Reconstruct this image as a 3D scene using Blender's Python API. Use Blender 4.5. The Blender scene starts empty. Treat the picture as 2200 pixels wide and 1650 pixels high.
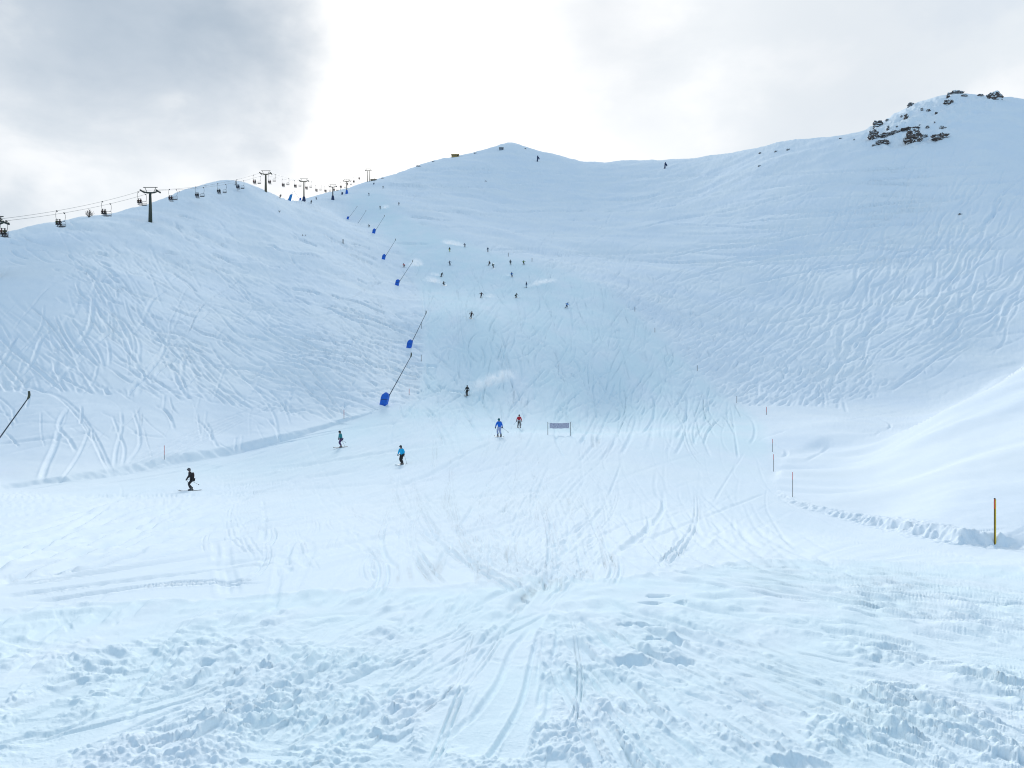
import bpy, bmesh, math, random
import numpy as np
from mathutils import Vector, Matrix

random.seed(7)
RNG = np.random.default_rng(11)
scene = bpy.context.scene
COL = scene.collection

# ------------------------------------------------------------------ camera
F = 1700.0            # focal length in photo pixels (photo 2200 x 1650)
YH = 880.0            # row of the horizon in the photo
cam_d = bpy.data.cameras.new('camera')
cam_d.sensor_width = 36.0
cam_d.lens = 36.0 * F / 2200.0
cam_d.shift_y = (YH - 825.0) / 2200.0
cam_d.clip_start = 0.1
cam_d.clip_end = 20000.0
cam = bpy.data.objects.new('camera', cam_d)
COL.objects.link(cam)
cam.location = (0, 0, 0)
cam.rotation_euler = (math.radians(90), 0, 0)
scene.camera = cam

# ------------------------------------------------------------------ sun and sky
SUN_EL, SUN_AZ = math.radians(25.0), math.radians(-5.0)     # azimuth from +Y, minus = left
sun_dir = Vector((math.sin(SUN_AZ) * math.cos(SUN_EL), math.cos(SUN_AZ) * math.cos(SUN_EL), math.sin(SUN_EL)))
sl = bpy.data.lights.new('sun', 'SUN')
sl.energy = 2.3
sl.angle = math.radians(10.0)
sl.color = (1.0, 0.97, 0.92)
so = bpy.data.objects.new('sun', sl)
COL.objects.link(so)
so.rotation_euler = (-sun_dir).to_track_quat('-Z', 'Y').to_euler()
so.location = (0, 0, 400)

world = bpy.data.worlds.new('World')
scene.world = world
world.use_nodes = True
NT = world.node_tree
NT.nodes.clear()


def wn(kind, **kw):
    n = NT.nodes.new(kind)
    for k, v in kw.items():
        setattr(n, k, v)
    return n


def wmath(op, a, b=None, c=None, clamp=False):
    n = wn('ShaderNodeMath', operation=op)
    n.use_clamp = clamp
    for i, v in enumerate((a, b, c)):
        if v is None:
            continue
        if isinstance(v, (int, float)):
            n.inputs[i].default_value = v
        else:
            NT.links.new(v, n.inputs[i])
    return n.outputs[0]


def wramp(fac, stops, interp='EASE'):
    n = wn('ShaderNodeValToRGB')
    cr = n.color_ramp
    cr.interpolation = interp
    while len(cr.elements) > 1:
        cr.elements.remove(cr.elements[-1])
    cr.elements[0].position = stops[0][0]
    cr.elements[0].color = stops[0][1]
    for p, c in stops[1:]:
        e = cr.elements.new(p)
        e.color = c
    NT.links.new(fac, n.inputs[0])
    return n.outputs[0]


def wmix(fac, a, b, blend='MIX'):
    n = wn('ShaderNodeMix', data_type='RGBA', blend_type=blend)
    for sock, v in ((n.inputs[0], fac), (n.inputs[6], a), (n.inputs[7], b)):
        if isinstance(v, (int, float)):
            sock.default_value = v
        elif isinstance(v, tuple):
            sock.default_value = v
        else:
            NT.links.new(v, sock)
    return n.outputs[2]


def wdot(vec, d):
    n = wn('ShaderNodeVectorMath', operation='DOT_PRODUCT')
    NT.links.new(vec, n.inputs[0])
    n.inputs[1].default_value = d
    return n.outputs['Value']


def pixdir(px, py):
    return Vector(((px - 1100) / F, 1.0, (YH - py) / F)).normalized()


tc = wn('ShaderNodeTexCoord')
gen = tc.outputs['Generated']
sep = wn('ShaderNodeSeparateXYZ')
NT.links.new(gen, sep.inputs[0])
zc = wmath('ADD', wmath('MAXIMUM', sep.outputs[2], 0.0), 0.35)
cx = wmath('DIVIDE', sep.outputs[0], zc)
cy = wmath('DIVIDE', sep.outputs[1], zc)
comb = wn('ShaderNodeCombineXYZ')
NT.links.new(cx, comb.inputs[0])
NT.links.new(cy, comb.inputs[1])
comb.inputs[2].default_value = 3.7


mpn = wn('ShaderNodeMapping')
mpn.inputs['Scale'].default_value = (1.0, 1.0, 1.7)
mpn.inputs['Location'].default_value = (3.1, 1.7, 0.4)
NT.links.new(gen, mpn.inputs[0])


def wnoise(scale, detail, rough, dist=0.0, vec=None):
    n = wn('ShaderNodeTexNoise')
    n.inputs['Scale'].default_value = scale
    n.inputs['Detail'].default_value = detail
    n.inputs['Roughness'].default_value = rough
    n.inputs['Distortion'].default_value = dist
    NT.links.new(vec or mpn.outputs[0], n.inputs['Vector'])
    return n.outputs['Fac']


n1 = wnoise(2.7, 6.0, 0.52, 0.25)
n2 = wnoise(7.5, 6.0, 0.55, 0.2)
nsum = wmath('ADD', wmath('MULTIPLY', n1, 0.7), wmath('MULTIPLY', n2, 0.3))
wob = wmath('MULTIPLY', wmath('SUBTRACT', nsum, 0.5), 0.36)          # ragged cloud outlines


def blob(px, py, deg_in, deg_out):
    """soft-edged cloud mass round a direction of the sky"""
    d = wdot(gen, pixdir(px, py))
    ang = wmath('ARCCOSINE', wmath('MINIMUM', d, 1.0))
    ang = wmath('ADD', ang, wob)
    mr = wn('ShaderNodeMapRange', interpolation_type='SMOOTHERSTEP')
    NT.links.new(ang, mr.inputs[0])
    mr.inputs[1].default_value = math.radians(deg_in)
    mr.inputs[2].default_value = math.radians(deg_out)
    mr.inputs[3].default_value = 1.0
    mr.inputs[4].default_value = 0.0
    return mr.outputs[0]


SKY_K = 10.0     # cloud radiances below are written for strength 1; the Background runs at 0.1


def c(r, g, b):
    return (r, g, b, 1.0)


base = wramp(nsum, [(0.36, c(0.85, 0.94, 1.04)), (0.48, c(0.99, 1.05, 1.10)), (0.60, c(1.17, 1.19, 1.21))])
dark_l = wramp(nsum, [(0.34, c(0.47, 0.58, 0.70)), (0.50, c(0.60, 0.70, 0.81)), (0.64, c(0.84, 0.91, 0.96))])
# the sun behind the cloud: white glow
gd = wmath('ARCCOSINE', wmath('MINIMUM', wdot(gen, pixdir(860, 120)), 1.0))
gl = wmath('ADD', gd, wmath('MULTIPLY', wob, 0.5))
mr = wn('ShaderNodeMapRange', interpolation_type='SMOOTHSTEP')
NT.links.new(gl, mr.inputs[0])
mr.inputs[1].default_value = math.radians(2.0)
mr.inputs[2].default_value = math.radians(30)
mr.inputs[3].default_value = 1.0
mr.inputs[4].default_value = 0.0
sky = wmix(mr.outputs[0], base, c(1.45, 1.43, 1.40))
sky = wmix(wmath('MULTIPLY', blob(200, -30, 0.0, 16.5), 0.92), sky, dark_l)
sky = wmix(wmath('MULTIPLY', blob(440, 110, 0.0, 10.0), 0.55), sky, dark_l)
sky = wmix(wmath('MULTIPLY', blob(-80, 430, 0.0, 9.0), 0.45), sky, dark_l)
sky = wmix(wmath('MULTIPLY', blob(1290, 70, 0.0, 10.0), 0.55), sky, c(0.72, 0.80, 0.89))
sky = wmix(wmath('MULTIPLY', blob(1800, 150, 0.0, 12.0), 0.55), sky, c(0.90, 0.96, 1.02))
# thinner, bluer cloud towards the zenith and behind the camera
zen = wn('ShaderNodeMapRange', interpolation_type='SMOOTHSTEP')
NT.links.new(wdot(gen, Vector((0, -0.75, 0.66)).normalized()), zen.inputs[0])
zen.inputs[1].default_value = 0.0
zen.inputs[2].default_value = 0.75
zen.inputs[3].default_value = 0.0
zen.inputs[4].default_value = 0.95
sky = wmix(zen.outputs[0], sky, wramp(nsum, [(0.35, c(0.31, 0.53, 0.80)), (0.65, c(0.45, 0.66, 0.88))]))
mul = wn('ShaderNodeVectorMath', operation='SCALE')
NT.links.new(sky, mul.inputs[0])
mul.inputs['Scale'].default_value = SKY_K
nish = wn('ShaderNodeTexSky', sky_type='NISHITA')
nish.sun_disc = False
nish.sun_elevation = SUN_EL
nish.sun_rotation = SUN_AZ
nish.altitude = 2000
final = wmix(0.94, nish.outputs[0], mul.outputs[0])
bg = wn('ShaderNodeBackground')
bg.inputs['Strength'].default_value = 0.1
NT.links.new(final, bg.inputs[0])
wo = wn('ShaderNodeOutputWorld')
NT.links.new(bg.outputs[0], wo.inputs[0])

vs = scene.view_settings
vs.view_transform = 'Standard'
vs.look = 'None'
vs.exposure = -0.20
vs.gamma = 1.0
vs.use_curve_mapping = False
scene.render.engine = 'CYCLES'
scene.cycles.use_denoising = True
scene.cycles.filter_width = 1.1
scene.cycles.max_bounces = 6
scene.cycles.volume_bounces = 1

# ------------------------------------------------------------------ materials


def mat(name, col, rough=0.6, metal=0.0, vary=0.12, scale=8.0, sheen=0.0, bump=0.0):
    m = bpy.data.materials.new(name)
    m.use_nodes = True
    nt = m.node_tree
    b = nt.nodes['Principled BSDF']
    tcn = nt.nodes.new('ShaderNodeTexCoord')
    nz = nt.nodes.new('ShaderNodeTexNoise')
    nz.inputs['Scale'].default_value = scale
    nz.inputs['Detail'].default_value = 5
    nt.links.new(tcn.outputs['Object'], nz.inputs['Vector'])
    rp = nt.nodes.new('ShaderNodeValToRGB')
    rp.color_ramp.elements[0].position = 0.3
    rp.color_ramp.elements[1].position = 0.7
    rp.color_ramp.elements[0].color = tuple(v * (1 - vary) for v in col) + (1,)
    rp.color_ramp.elements[1].color = tuple(min(1, v * (1 + vary)) for v in col) + (1,)
    nt.links.new(nz.outputs['Fac'], rp.inputs[0])
    nt.links.new(rp.outputs[0], b.inputs['Base Color'])
    b.inputs['Roughness'].default_value = rough
    b.inputs['Metallic'].default_value = metal
    if bump:
        bp = nt.nodes.new('ShaderNodeBump')
        bp.inputs['Strength'].default_value = bump
        bp.inputs['Distance'].default_value = 0.02
        nt.links.new(nz.outputs['Fac'], bp.inputs['Height'])
        nt.links.new(bp.outputs[0], b.inputs['Normal'])
    return m


def snow_material():
    m = bpy.data.materials.new('snow')
    m.use_nodes = True
    nt = m.node_tree
    b = nt.nodes['Principled BSDF']
    geo = nt.nodes.new('ShaderNodeNewGeometry')

    def nz(scale, detail, rough=0.55):
        n = nt.nodes.new('ShaderNodeTexNoise')
        n.inputs['Scale'].default_value = scale
        n.inputs['Detail'].default_value = detail
        n.inputs['Roughness'].default_value = rough
        nt.links.new(geo.outputs['Position'], n.inputs['Vector'])
        return n.outputs['Fac']
    rp = nt.nodes.new('ShaderNodeValToRGB')
    rp.color_ramp.elements[0].position = 0.35
    rp.color_ramp.elements[1].position = 0.65
    rp.color_ramp.elements[0].color = (0.815, 0.885, 0.945, 1)
    rp.color_ramp.elements[1].color = (0.86, 0.915, 0.945, 1)
    nt.links.new(nz(0.05, 6), rp.inputs[0])
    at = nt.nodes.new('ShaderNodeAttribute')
    at.attribute_name = 'groomed'  # weight of the bluish tint: groomed piste and churned foreground alike
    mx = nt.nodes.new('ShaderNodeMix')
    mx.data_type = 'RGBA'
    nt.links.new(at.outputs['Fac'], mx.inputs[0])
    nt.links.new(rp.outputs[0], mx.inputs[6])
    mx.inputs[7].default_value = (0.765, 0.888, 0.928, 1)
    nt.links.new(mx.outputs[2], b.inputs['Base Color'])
    b.inputs['Roughness'].default_value = 0.62
    b.inputs['Specular IOR Level'].default_value = 0.0
    add = nt.nodes.new('ShaderNodeMath')
    add.operation = 'ADD'
    nt.links.new(nz(45.0, 4, 0.65), add.inputs[0])
    nt.links.new(nz(9.0, 4, 0.6), add.inputs[1])
    bp = nt.nodes.new('ShaderNodeBump')
    bp.inputs['Strength'].default_value = 0.35
    bp.inputs['Distance'].default_value = 0.02
    nt.links.new(add.outputs[0], bp.inputs['Height'])
    nt.links.new(bp.outputs[0], b.inputs['Normal'])
    return m


SNOW = snow_material()

# ------------------------------------------------------------------ terrain: large form
# (photo column, photo row, distance in m): read off the sizes of skiers, poles and lift pylons
CP = []


def cp(*pts):
    CP.extend(pts)


for px in (-700, -250, 300, 800, 1300, 1800, 2450, 2900):
    cp((px, YH + 1.72 / 1.2 * F, 1.2), (px, YH + 1.76 / 3 * F, 3.0), (px, YH + 1.84 / 5 * F, 5.0))
cp((-300, 1325, 8.0), (0, 1318, 8.2), (500, 1290, 8.8), (1000, 1265, 9.5), (1400, 1215, 11.5), (1800, 1205, 12.5), (2200, 1218, 12.5), (2500, 1225, 12.5))
cp((-300, 1200, 14), (0, 1195, 14), (0, 1120, 27), (0, 1062, 50), (200, 1150, 21), (410, 1100, 36), (410, 1056, 59),
   (700, 1150, 21), (1100, 1150, 21), (1100, 1050, 42), (1100, 985, 62), (1073, 937, 78), (1300, 938, 80), (1115, 919, 108),
   (1200, 905, 124), (1300, 882, 145), (1500, 880, 148), (864, 997, 73), (732, 961, 84), (1500, 1000, 64), (1500, 1100, 33),
   (1660, 1013, 67), (1650, 1065, 46), (1703, 1068, 47), (1900, 1130, 34), (2137, 1167, 27), (2250, 1172, 26), (1800, 1160, 21),
   (2050, 1190, 20), (1450, 925, 100))
# right mound
cp((2200, 1100, 31), (2200, 1010, 41), (2200, 890, 63), (2200, 787, 100), (2200, 796, 125), (2050, 1050, 38), (2050, 965, 55), (2060, 868, 82), (2050, 898, 108), (1950, 1035, 47),
   (1950, 938, 76), (1850, 1005, 67), (1850, 965, 88), (1660, 970, 90), (1750, 945, 102), (1800, 902, 126), (2000, 892, 132),
   (1647, 890, 146), (1800, 872, 160), (2000, 838, 175), (2200, 785, 185), (2200, 750, 195), (2600, 660, 100), (2600, 668, 125), (2600, 620, 190))
# right slope
cp((1580, 866, 160), (1500, 802, 178), (1400, 702, 212), (1300, 612, 246), (1120, 562, 280), (1700, 800, 190), (1700, 700, 240), (1700, 600, 300),
   (1700, 450, 400), (1700, 335, 520), (1700, 299, 585), (2000, 700, 222), (2000, 550, 300), (2000, 400, 400), (2000, 330, 455), (1960, 290, 485),
   (2050, 199, 560), (2200, 213, 600), (2200, 650, 232), (2200, 500, 310), (2200, 350, 420), (1870, 279, 545), (1940, 232, 555),
   (2600, 480, 330), (2600, 230, 640), (1800, 288, 570), (2125, 205, 575))
for px, py, d in ((1700, 299, 585), (2050, 199, 560), (2200, 213, 600), (1870, 279, 545), (1940, 232, 555), (1600, 322, 660), (1430, 344, 760),
                  (1250, 345, 800), (1098, 311, 760), (980, 338, 740), (880, 359, 690), (2600, 230, 640)):
    cp((px, py + 55, d * 1.25), (px, py + 150, d * 1.9))
# bowl and main ridge
cp((1250, 345, 800), (1430, 344, 760), (1600, 322, 660), (1520, 334, 720), (1340, 346, 800), (1098, 311, 760), (1130, 324, 775), (1060, 322, 750), (980, 338, 740), (930, 345, 715), (880, 359, 690),
   (1180, 327, 780), (1300, 420, 580), (1300, 500, 420), (1300, 560, 330), (1500, 600, 300), (1500, 480, 430), (1500, 390, 570), (1100, 400, 600), (1100, 480, 430),
   (1100, 522, 350), (1010, 684, 175), (1003, 850, 135), (1100, 780, 152), (1300, 780, 165), (1034, 640, 225), (1216, 662, 215), (954, 613, 252), (965, 541, 292), (857, 441, 420), (900, 500, 350), (900, 415, 550), (1110, 640, 226))
# knoll with the lift's top station, valley behind the left hill
cp((785, 386, 595), (750, 403, 575), (822, 385, 640), (793, 397, 575), (792, 420, 440), (653, 431, 374), (715, 430, 446), (745, 416, 488), (700, 413, 550), (660, 424, 520),
   (785, 425, 720), (700, 455, 720), (690, 437, 415), (730, 442, 430), (640, 460, 700))
# left hill: crest, hidden far side, face
cp((752, 478, 400), (700, 461, 335), (610, 433, 322), (560, 407, 312), (515, 387, 300), (470, 391, 285), (430, 403, 268), (360, 428, 245), (300, 446, 230), (190, 468, 205), (100, 481, 190), (0, 503, 180),
   (-200, 545, 172), (-500, 620, 165), (515, 440, 385), (430, 450, 345), (300, 500, 300), (100, 545, 255), (0, 570, 245), (0, 620, 450), (300, 570, 500), (500, 500, 560),
   (0, 660, 900), (400, 560, 900), (-500, 700, 300), (590, 455, 395))
cp((0, 1040, 63), (100, 900, 85), (0, 830, 95), (0, 700, 118), (0, 600, 140), (0, 540, 160), (250, 985, 78), (350, 985, 82), (300, 820, 105), (300, 700, 130), (300, 600, 155), (300, 520, 185),
   (328, 480, 206), (500, 945, 97), (500, 850, 112), (500, 750, 135), (500, 650, 165), (500, 550, 205), (500, 470, 250), (500, 425, 275), (700, 885, 115), (700, 800, 130), (700, 700, 160),
   (700, 600, 205), (700, 520, 265), (640, 470, 300), (880, 868, 121), (825, 862, 118), (912, 780, 150), (915, 680, 184), (878, 740, 165), (853, 610, 245), (825, 555, 290), (805, 499, 345),
   (-400, 900, 80), (-400, 700, 120))
CP = np.array(CP, float)
TH_S = 3.2


def to_tl(px, d):
    th = np.arctan((px - 1100.0) / F)
    return th, np.log(d / np.cos(th))


_th, _lr = to_tl(CP[:, 0], CP[:, 2])
_t = (YH - CP[:, 1]) / F * np.cos(_th)
_P = np.stack([_th * TH_S, _lr], 1)


def _kern(d2):
    return 0.5 * d2 * np.log(d2 + 1e-9)


_n = len(_P)
_K = _kern(((_P[:, None] - _P[None]) ** 2).sum(-1)) + np.diag(np.where((CP[:, 0] > 790) & (CP[:, 0] < 1000) & (CP[:, 1] < 560) & (CP[:, 1] > 375), 0.05, 0.004))
_Q = np.concatenate([np.ones((_n, 1)), _P], 1)
_A = np.block([[_K, _Q], [_Q.T, np.zeros((3, 3))]])
_W = np.linalg.solve(_A, np.concatenate([_t, np.zeros(3)]))
_Pf = _P.astype(np.float32)
_Wf = _W.astype(np.float32)


def base_t(th, lr):
    """tan(elevation) of the large form for arrays of azimuth and log range"""
    sh = th.shape
    a = (np.ravel(th) * TH_S).astype(np.float32)
    b = np.ravel(lr).astype(np.float32)
    out = np.empty(a.shape, np.float32)
    CH = 60000
    for i in range(0, a.size, CH):
        s = slice(i, i + CH)
        d2 = (a[s, None] - _Pf[None, :, 0]) ** 2
        d2 += (b[s, None] - _Pf[None, :, 1]) ** 2
        k = np.log(d2 + np.float32(1e-9))
        k *= d2
        out[s] = 0.5 * (k @ _Wf[:_n]) + _Wf[_n] + _Wf[_n + 1] * a[s] + _Wf[_n + 2] * b[s]
    return out.reshape(sh)


def smooth01(x):
    x = np.clip(x, 0, 1)
    return x * x * (3 - 2 * x)


def form_t(th, lr):
    lim = 0.78
    tc_ = np.clip(th, -lim, lim)
    t = base_t(tc_, lr)
    w = smooth01((np.abs(th) - 0.85) / 0.7)
    back = -(1.75 + 0.06 * np.exp(lr)) / np.exp(lr)
    return t * (1 - w) + back * w


PISTE_L = [(-300, 1075), (0, 1051), (130, 1034), (240, 1020), (350, 1000), (500, 972), (620, 940), (740, 905), (830, 880), (890, 862), (908, 830), (912, 780), (914, 720), (912, 670), (905, 630), (890, 585), (870, 545), (840, 515)]
PISTE_R = [(2500, 1190), (2200, 1182), (2060, 1172), (1950, 1150), (1830, 1122), (1720, 1092), (1672, 1068), (1655, 1045), (1650, 1000), (1655, 960), (1640, 915), (1600, 880), (1560, 855), (1500, 800), (1440, 745), (1380, 690), (1310, 625), (1240, 592), (1160, 570), (1080, 550), (1000, 520), (900, 480), (840, 440), (820, 418)]

# grid: columns in azimuth, rows along the range, rows packed where the slope faces the viewer
NC_IN, NR = 1380, 880
u_in = np.linspace(-0.705, 0.705, NC_IN)
th_in = np.arctan(u_in)
th_out = th_in[-1] + (math.pi - th_in[-1]) * (np.linspace(0, 1, 90)[1:] ** 1.8)
TH = np.concatenate([-th_out[::-1][1:], th_in, th_out])      # -pi is the same as +pi
NC = len(TH)
L0, L1 = math.log(0.45), math.log(1500.0)
NK = 700
lk = np.linspace(L0, L1, NK)
csel = np.unique(np.concatenate([np.arange(0, NC, 4), [NC - 1]]))
T0 = form_t(np.repeat(TH[csel][:, None], NK, 1), np.repeat(lk[None], len(csel), 0))
cosv = np.maximum(np.cos(TH[csel]), 0.35)[:, None]
S0 = T0 / cosv
rm = np.maximum.accumulate(S0, 1)
vis = (S0 >= rm - 1e-4).astype(float)
dens = np.abs(np.gradient(S0, axis=1)) * F * 768 / 1650 * 1.02
below = (S0 < -0.52)
dens = np.where(below, dens * 0.05, dens)
dens = dens * (0.06 + 0.94 * vis) + 45.0 / NK
# extra rows where the banks at the piste edges will stand
for line_, px_lo, px_hi, w0, extra in ((PISTE_L[:9], -250, 860, 3.2, 22.0), (PISTE_R[:9], 1660, 2450, 0.7, 40.0)):
    lp = np.array(sorted(line_), float)
    for i, j in enumerate(csel):
        if abs(TH[j]) > 1.0:
            continue
        pxx = 1100 + F * math.tan(TH[j])
        if px_lo < pxx < px_hi:
            s_ = (YH - np.interp(pxx, lp[:, 0], lp[:, 1])) / F
            k = min(max(int(np.searchsorted(rm[i], s_)), 1), NK - 1)
            fk_ = (s_ - rm[i, k - 1]) / max(rm[i, k] - rm[i, k - 1], 1e-9)
            r0 = math.exp(lk[k - 1] + (lk[k] - lk[k - 1]) * min(max(fk_, 0), 1))
            g_ = np.exp(-((np.exp(lk) - r0) / w0) ** 2)
            dens[i] += extra * g_ / max(g_.sum(), 1e-6)
ker = np.hanning(13)
ker /= ker.sum()
dp = np.pad(dens, ((6, 6), (0, 0)), 'edge')
dens = sum(dp[i:i + len(csel)] * ker[i] for i in range(13))
dp = np.pad(dens, ((12, 12), (0, 0)), 'edge')
ker = np.hanning(25)
ker /= ker.sum()
dens = sum(dp[i:i + len(csel)] * ker[i] for i in range(25))
cum = np.cumsum(dens, 1)
cum = (cum - cum[:, :1]) / (cum[:, -1:] - cum[:, :1])
rowsel = np.empty((len(csel), NR))
q = np.linspace(0, 1, NR)
for i in range(len(csel)):
    rowsel[i] = np.interp(q, cum[i], lk)
LR = np.empty((NC, NR))
for j in range(NR):
    LR[:, j] = np.interp(np.arange(NC), csel, rowsel[:, j])
RR = np.exp(LR)
THG = np.repeat(TH[:, None], NR, 1)
X = RR * np.sin(THG)
Y = RR * np.cos(THG)
Z = (form_t(THG, LR) * RR).astype(np.float64)
# inverse tables: log range -> row, azimuth -> column
NKI = 1600
lki = np.linspace(L0, L1, NKI)
ROWI = np.empty((NC, NKI), np.float32)
for i in range(NC):
    ROWI[i] = np.interp(lki, LR[i], np.arange(NR))


def grid_index(x, y):
    th = np.arctan2(x, y)
    lr = np.log(np.maximum(np.hypot(x, y), 0.46))
    cf = np.interp(th, TH, np.arange(NC))
    kf = np.clip((lr - L0) / (L1 - L0) * (NKI - 1), 0, NKI - 1.001)
    ci = np.minimum(cf.astype(int), NC - 2)
    ki = kf.astype(int)
    fc, fk = cf - ci, kf - ki
    r = (ROWI[ci, ki] * (1 - fk) + ROWI[ci, ki + 1] * fk) * (1 - fc) + (ROWI[ci + 1, ki] * (1 - fk) + ROWI[ci + 1, ki + 1] * fk) * fc
    return cf, np.clip(r, 0, NR - 1.001)


def sample(A, x, y):
    cf, rf = grid_index(np.asarray(x, float), np.asarray(y, float))
    ci = np.minimum(cf.astype(int), NC - 2)
    ri = rf.astype(int)
    a, b = cf - ci, rf - ri
    return (A[ci, ri] * (1 - b) + A[ci, ri + 1] * b) * (1 - a) + (A[ci + 1, ri] * (1 - b) + A[ci + 1, ri + 1] * b) * a


SV = np.maximum.accumulate(Z / np.maximum(Y, 1e-3), 1)       # screen height seen so far along each column
SV[np.abs(TH) > 1.2] = 0


def ground_at(px, py):
    """photo pixel -> x, y of the ground first seen there (distance limited to the ridge)"""
    px = np.atleast_1d(np.asarray(px, float))
    py = np.atleast_1d(np.asarray(py, float))
    th = np.arctan((px - 1100) / F)
    ci = np.clip(np.rint(np.interp(th, TH, np.arange(NC))).astype(int), 0, NC - 1)
    s = (YH - py) / F
    cf = np.clip(np.interp(th, TH, np.arange(NC)), 0, NC - 1.001)
    c0 = cf.astype(int)
    fr = cf - c0
    rs = []
    for cj in (c0, c0 + 1):
        lo = np.zeros(len(px), int)
        hi = np.full(len(px), NR - 1)
        for _ in range(11):
            mid = (lo + hi) // 2
            up = SV[cj, mid] < s
            lo = np.where(up, mid, lo)
            hi = np.where(up, hi, mid)
        s0, s1 = SV[cj, lo], SV[cj, hi]
        f = np.clip((s - s0) / np.maximum(s1 - s0, 1e-9), 0, 1)
        rs.append(LR[cj, lo] * (1 - f) + LR[cj, hi] * f)
    near = np.abs(rs[0] - rs[1]) < 0.25
    r = np.exp(np.where(near, rs[0] * (1 - fr) + rs[1] * fr, np.minimum(rs[0], rs[1])))
    ok = s <= SV[ci, -1] + 1e-6
    return r * np.sin(th), r * np.cos(th), ok


# ------------------------------------------------------------------ noise and masks
_G = RNG.normal(size=(256, 256, 2)).astype(np.float32)
_G /= np.linalg.norm(_G, axis=2, keepdims=True)


def pnoise(x, y, seed=0):
    x = x + seed * 37.31
    y = y + seed * 91.77
    xi = np.floor(x).astype(np.int64)
    yi = np.floor(y).astype(np.int64)
    fx = (x - xi).astype(np.float32)
    fy = (y - yi).astype(np.float32)
    ux = fx * fx * fx * (fx * (fx * 6 - 15) + 10)
    uy = fy * fy * fy * (fy * (fy * 6 - 15) + 10)

    def g(ix, iy, dx, dy):
        v = _G[(xi + ix) & 255, (yi + iy) & 255]
        return v[..., 0] * dx + v[..., 1] * dy
    a = g(0, 0, fx, fy)
    b = g(1, 0, fx - 1, fy)
    c_ = g(0, 1, fx, fy - 1)
    d = g(1, 1, fx - 1, fy - 1)
    return ((a * (1 - ux) + b * ux) * (1 - uy) + (c_ * (1 - ux) + d * ux) * uy) * 1.5


def fbm(x, y, oct_=4, seed=0, gain=0.5):
    s, a, t = 0, 1.0, 0
    for i in range(oct_):
        s = s + a * pnoise(x * 2 ** i, y * 2 ** i, seed + i * 3)
        t += a
        a *= gain
    return s / t


MS = 4          # mask pixel size in photo pixels
MW, MH = 700, 460   # covers -300 .. 2500 by 0 .. 1840
_mx, _my = np.meshgrid(np.arange(MW) * MS - 300 + MS / 2, np.arange(MH) * MS + MS / 2)


def poly_mask(poly, blur=2):
    m = np.zeros((MH, MW), bool)
    n = len(poly)
    for i in range(n):
        x0, y0 = poly[i]
        x1, y1 = poly[(i + 1) % n]
        if y0 == y1:
            continue
        cross = ((y0 > _my) != (y1 > _my)) & (_mx < (x1 - x0) * (_my - y0) / (y1 - y0) + x0)
        m ^= cross
    m = m.astype(np.float32)
    for _ in range(blur):
        p = np.pad(m, 1, 'edge')
        m = (p[:-2, 1:-1] + p[2:, 1:-1] + p[1:-1, :-2] + p[1:-1, 2:] + 2 * m) / 6
    return m


PX = 1100 + F * X / np.maximum(Y, 1e-3)
PY = YH - F * Z / np.maximum(Y, 1e-3)
PX[Y <= 0.05] = -9999


def mask_at(m, px=None, py=None):
    px = PX if px is None else px
    py = PY if py is None else py
    fx = np.clip((px + 300) / MS - 0.5, 0, MW - 1.001)
    fy = np.clip(py / MS - 0.5, 0, MH - 1.001)
    xi, yi = fx.astype(int), fy.astype(int)
    a, b = fx - xi, fy - yi
    v = (m[yi, xi] * (1 - a) + m[yi, xi + 1] * a) * (1 - b) + (m[yi + 1, xi] * (1 - a) + m[yi + 1, xi + 1] * a) * b
    return np.where(Y > 0.05, v, 0) if px is PX else v


M_PISTE = poly_mask([(-300, 1900)] + PISTE_L + [(800, 480), (745, 440), (760, 418)] + PISTE_R[::-1] + [(2500, 1900)], 1)
M_PISTE_SOFT = poly_mask([(-300, 1900)] + PISTE_L + [(800, 480), (745, 440), (760, 418)] + PISTE_R[::-1] + [(2500, 1900)], 14)
M_CHURN = poly_mask([(-300, 1900), (-300, 1320), (0, 1318), (180, 1300), (400, 1296), (560, 1284), (700, 1272), (900, 1266), (1040, 1255), (1140, 1240), (1300, 1250), (1480, 1225), (1620, 1204), (1800, 1206), (2000, 1214), (2200, 1222), (2500, 1230), (2500, 1900)], 3)
M_MOUND = poly_mask([(1665, 1050), (1720, 1080), (1950, 1138), (2200, 1165), (2500, 1170), (2500, 600), (2200, 770), (2090, 850), (1980, 905), (1800, 930), (1680, 990)], 5)
M_LEFT = poly_mask([(-300, 1060)] + PISTE_L[1:] + [(800, 490), (700, 450), (560, 395), (515, 375), (300, 430), (0, 490), (-300, 540)], 2)
M_LUP = M_LEFT * (1 - poly_mask([(-300, 1100), (-300, 850), (0, 838), (250, 850), (480, 870), (620, 890), (700, 905), (700, 1100)], 2))
M_RIGHT = poly_mask([(1600, 870)] + PISTE_R[12:] + [(860, 360), (1090, 300), (1600, 310), (2050, 180), (2500, 190), (2500, 640), (2200, 760), (1900, 850), (1750, 872)], 3)
vis_p, vis_c, vis_m, vis_l, vis_r = (mask_at(m) for m in (M_PISTE_SOFT, M_CHURN, M_MOUND, M_LEFT, M_RIGHT))
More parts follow.
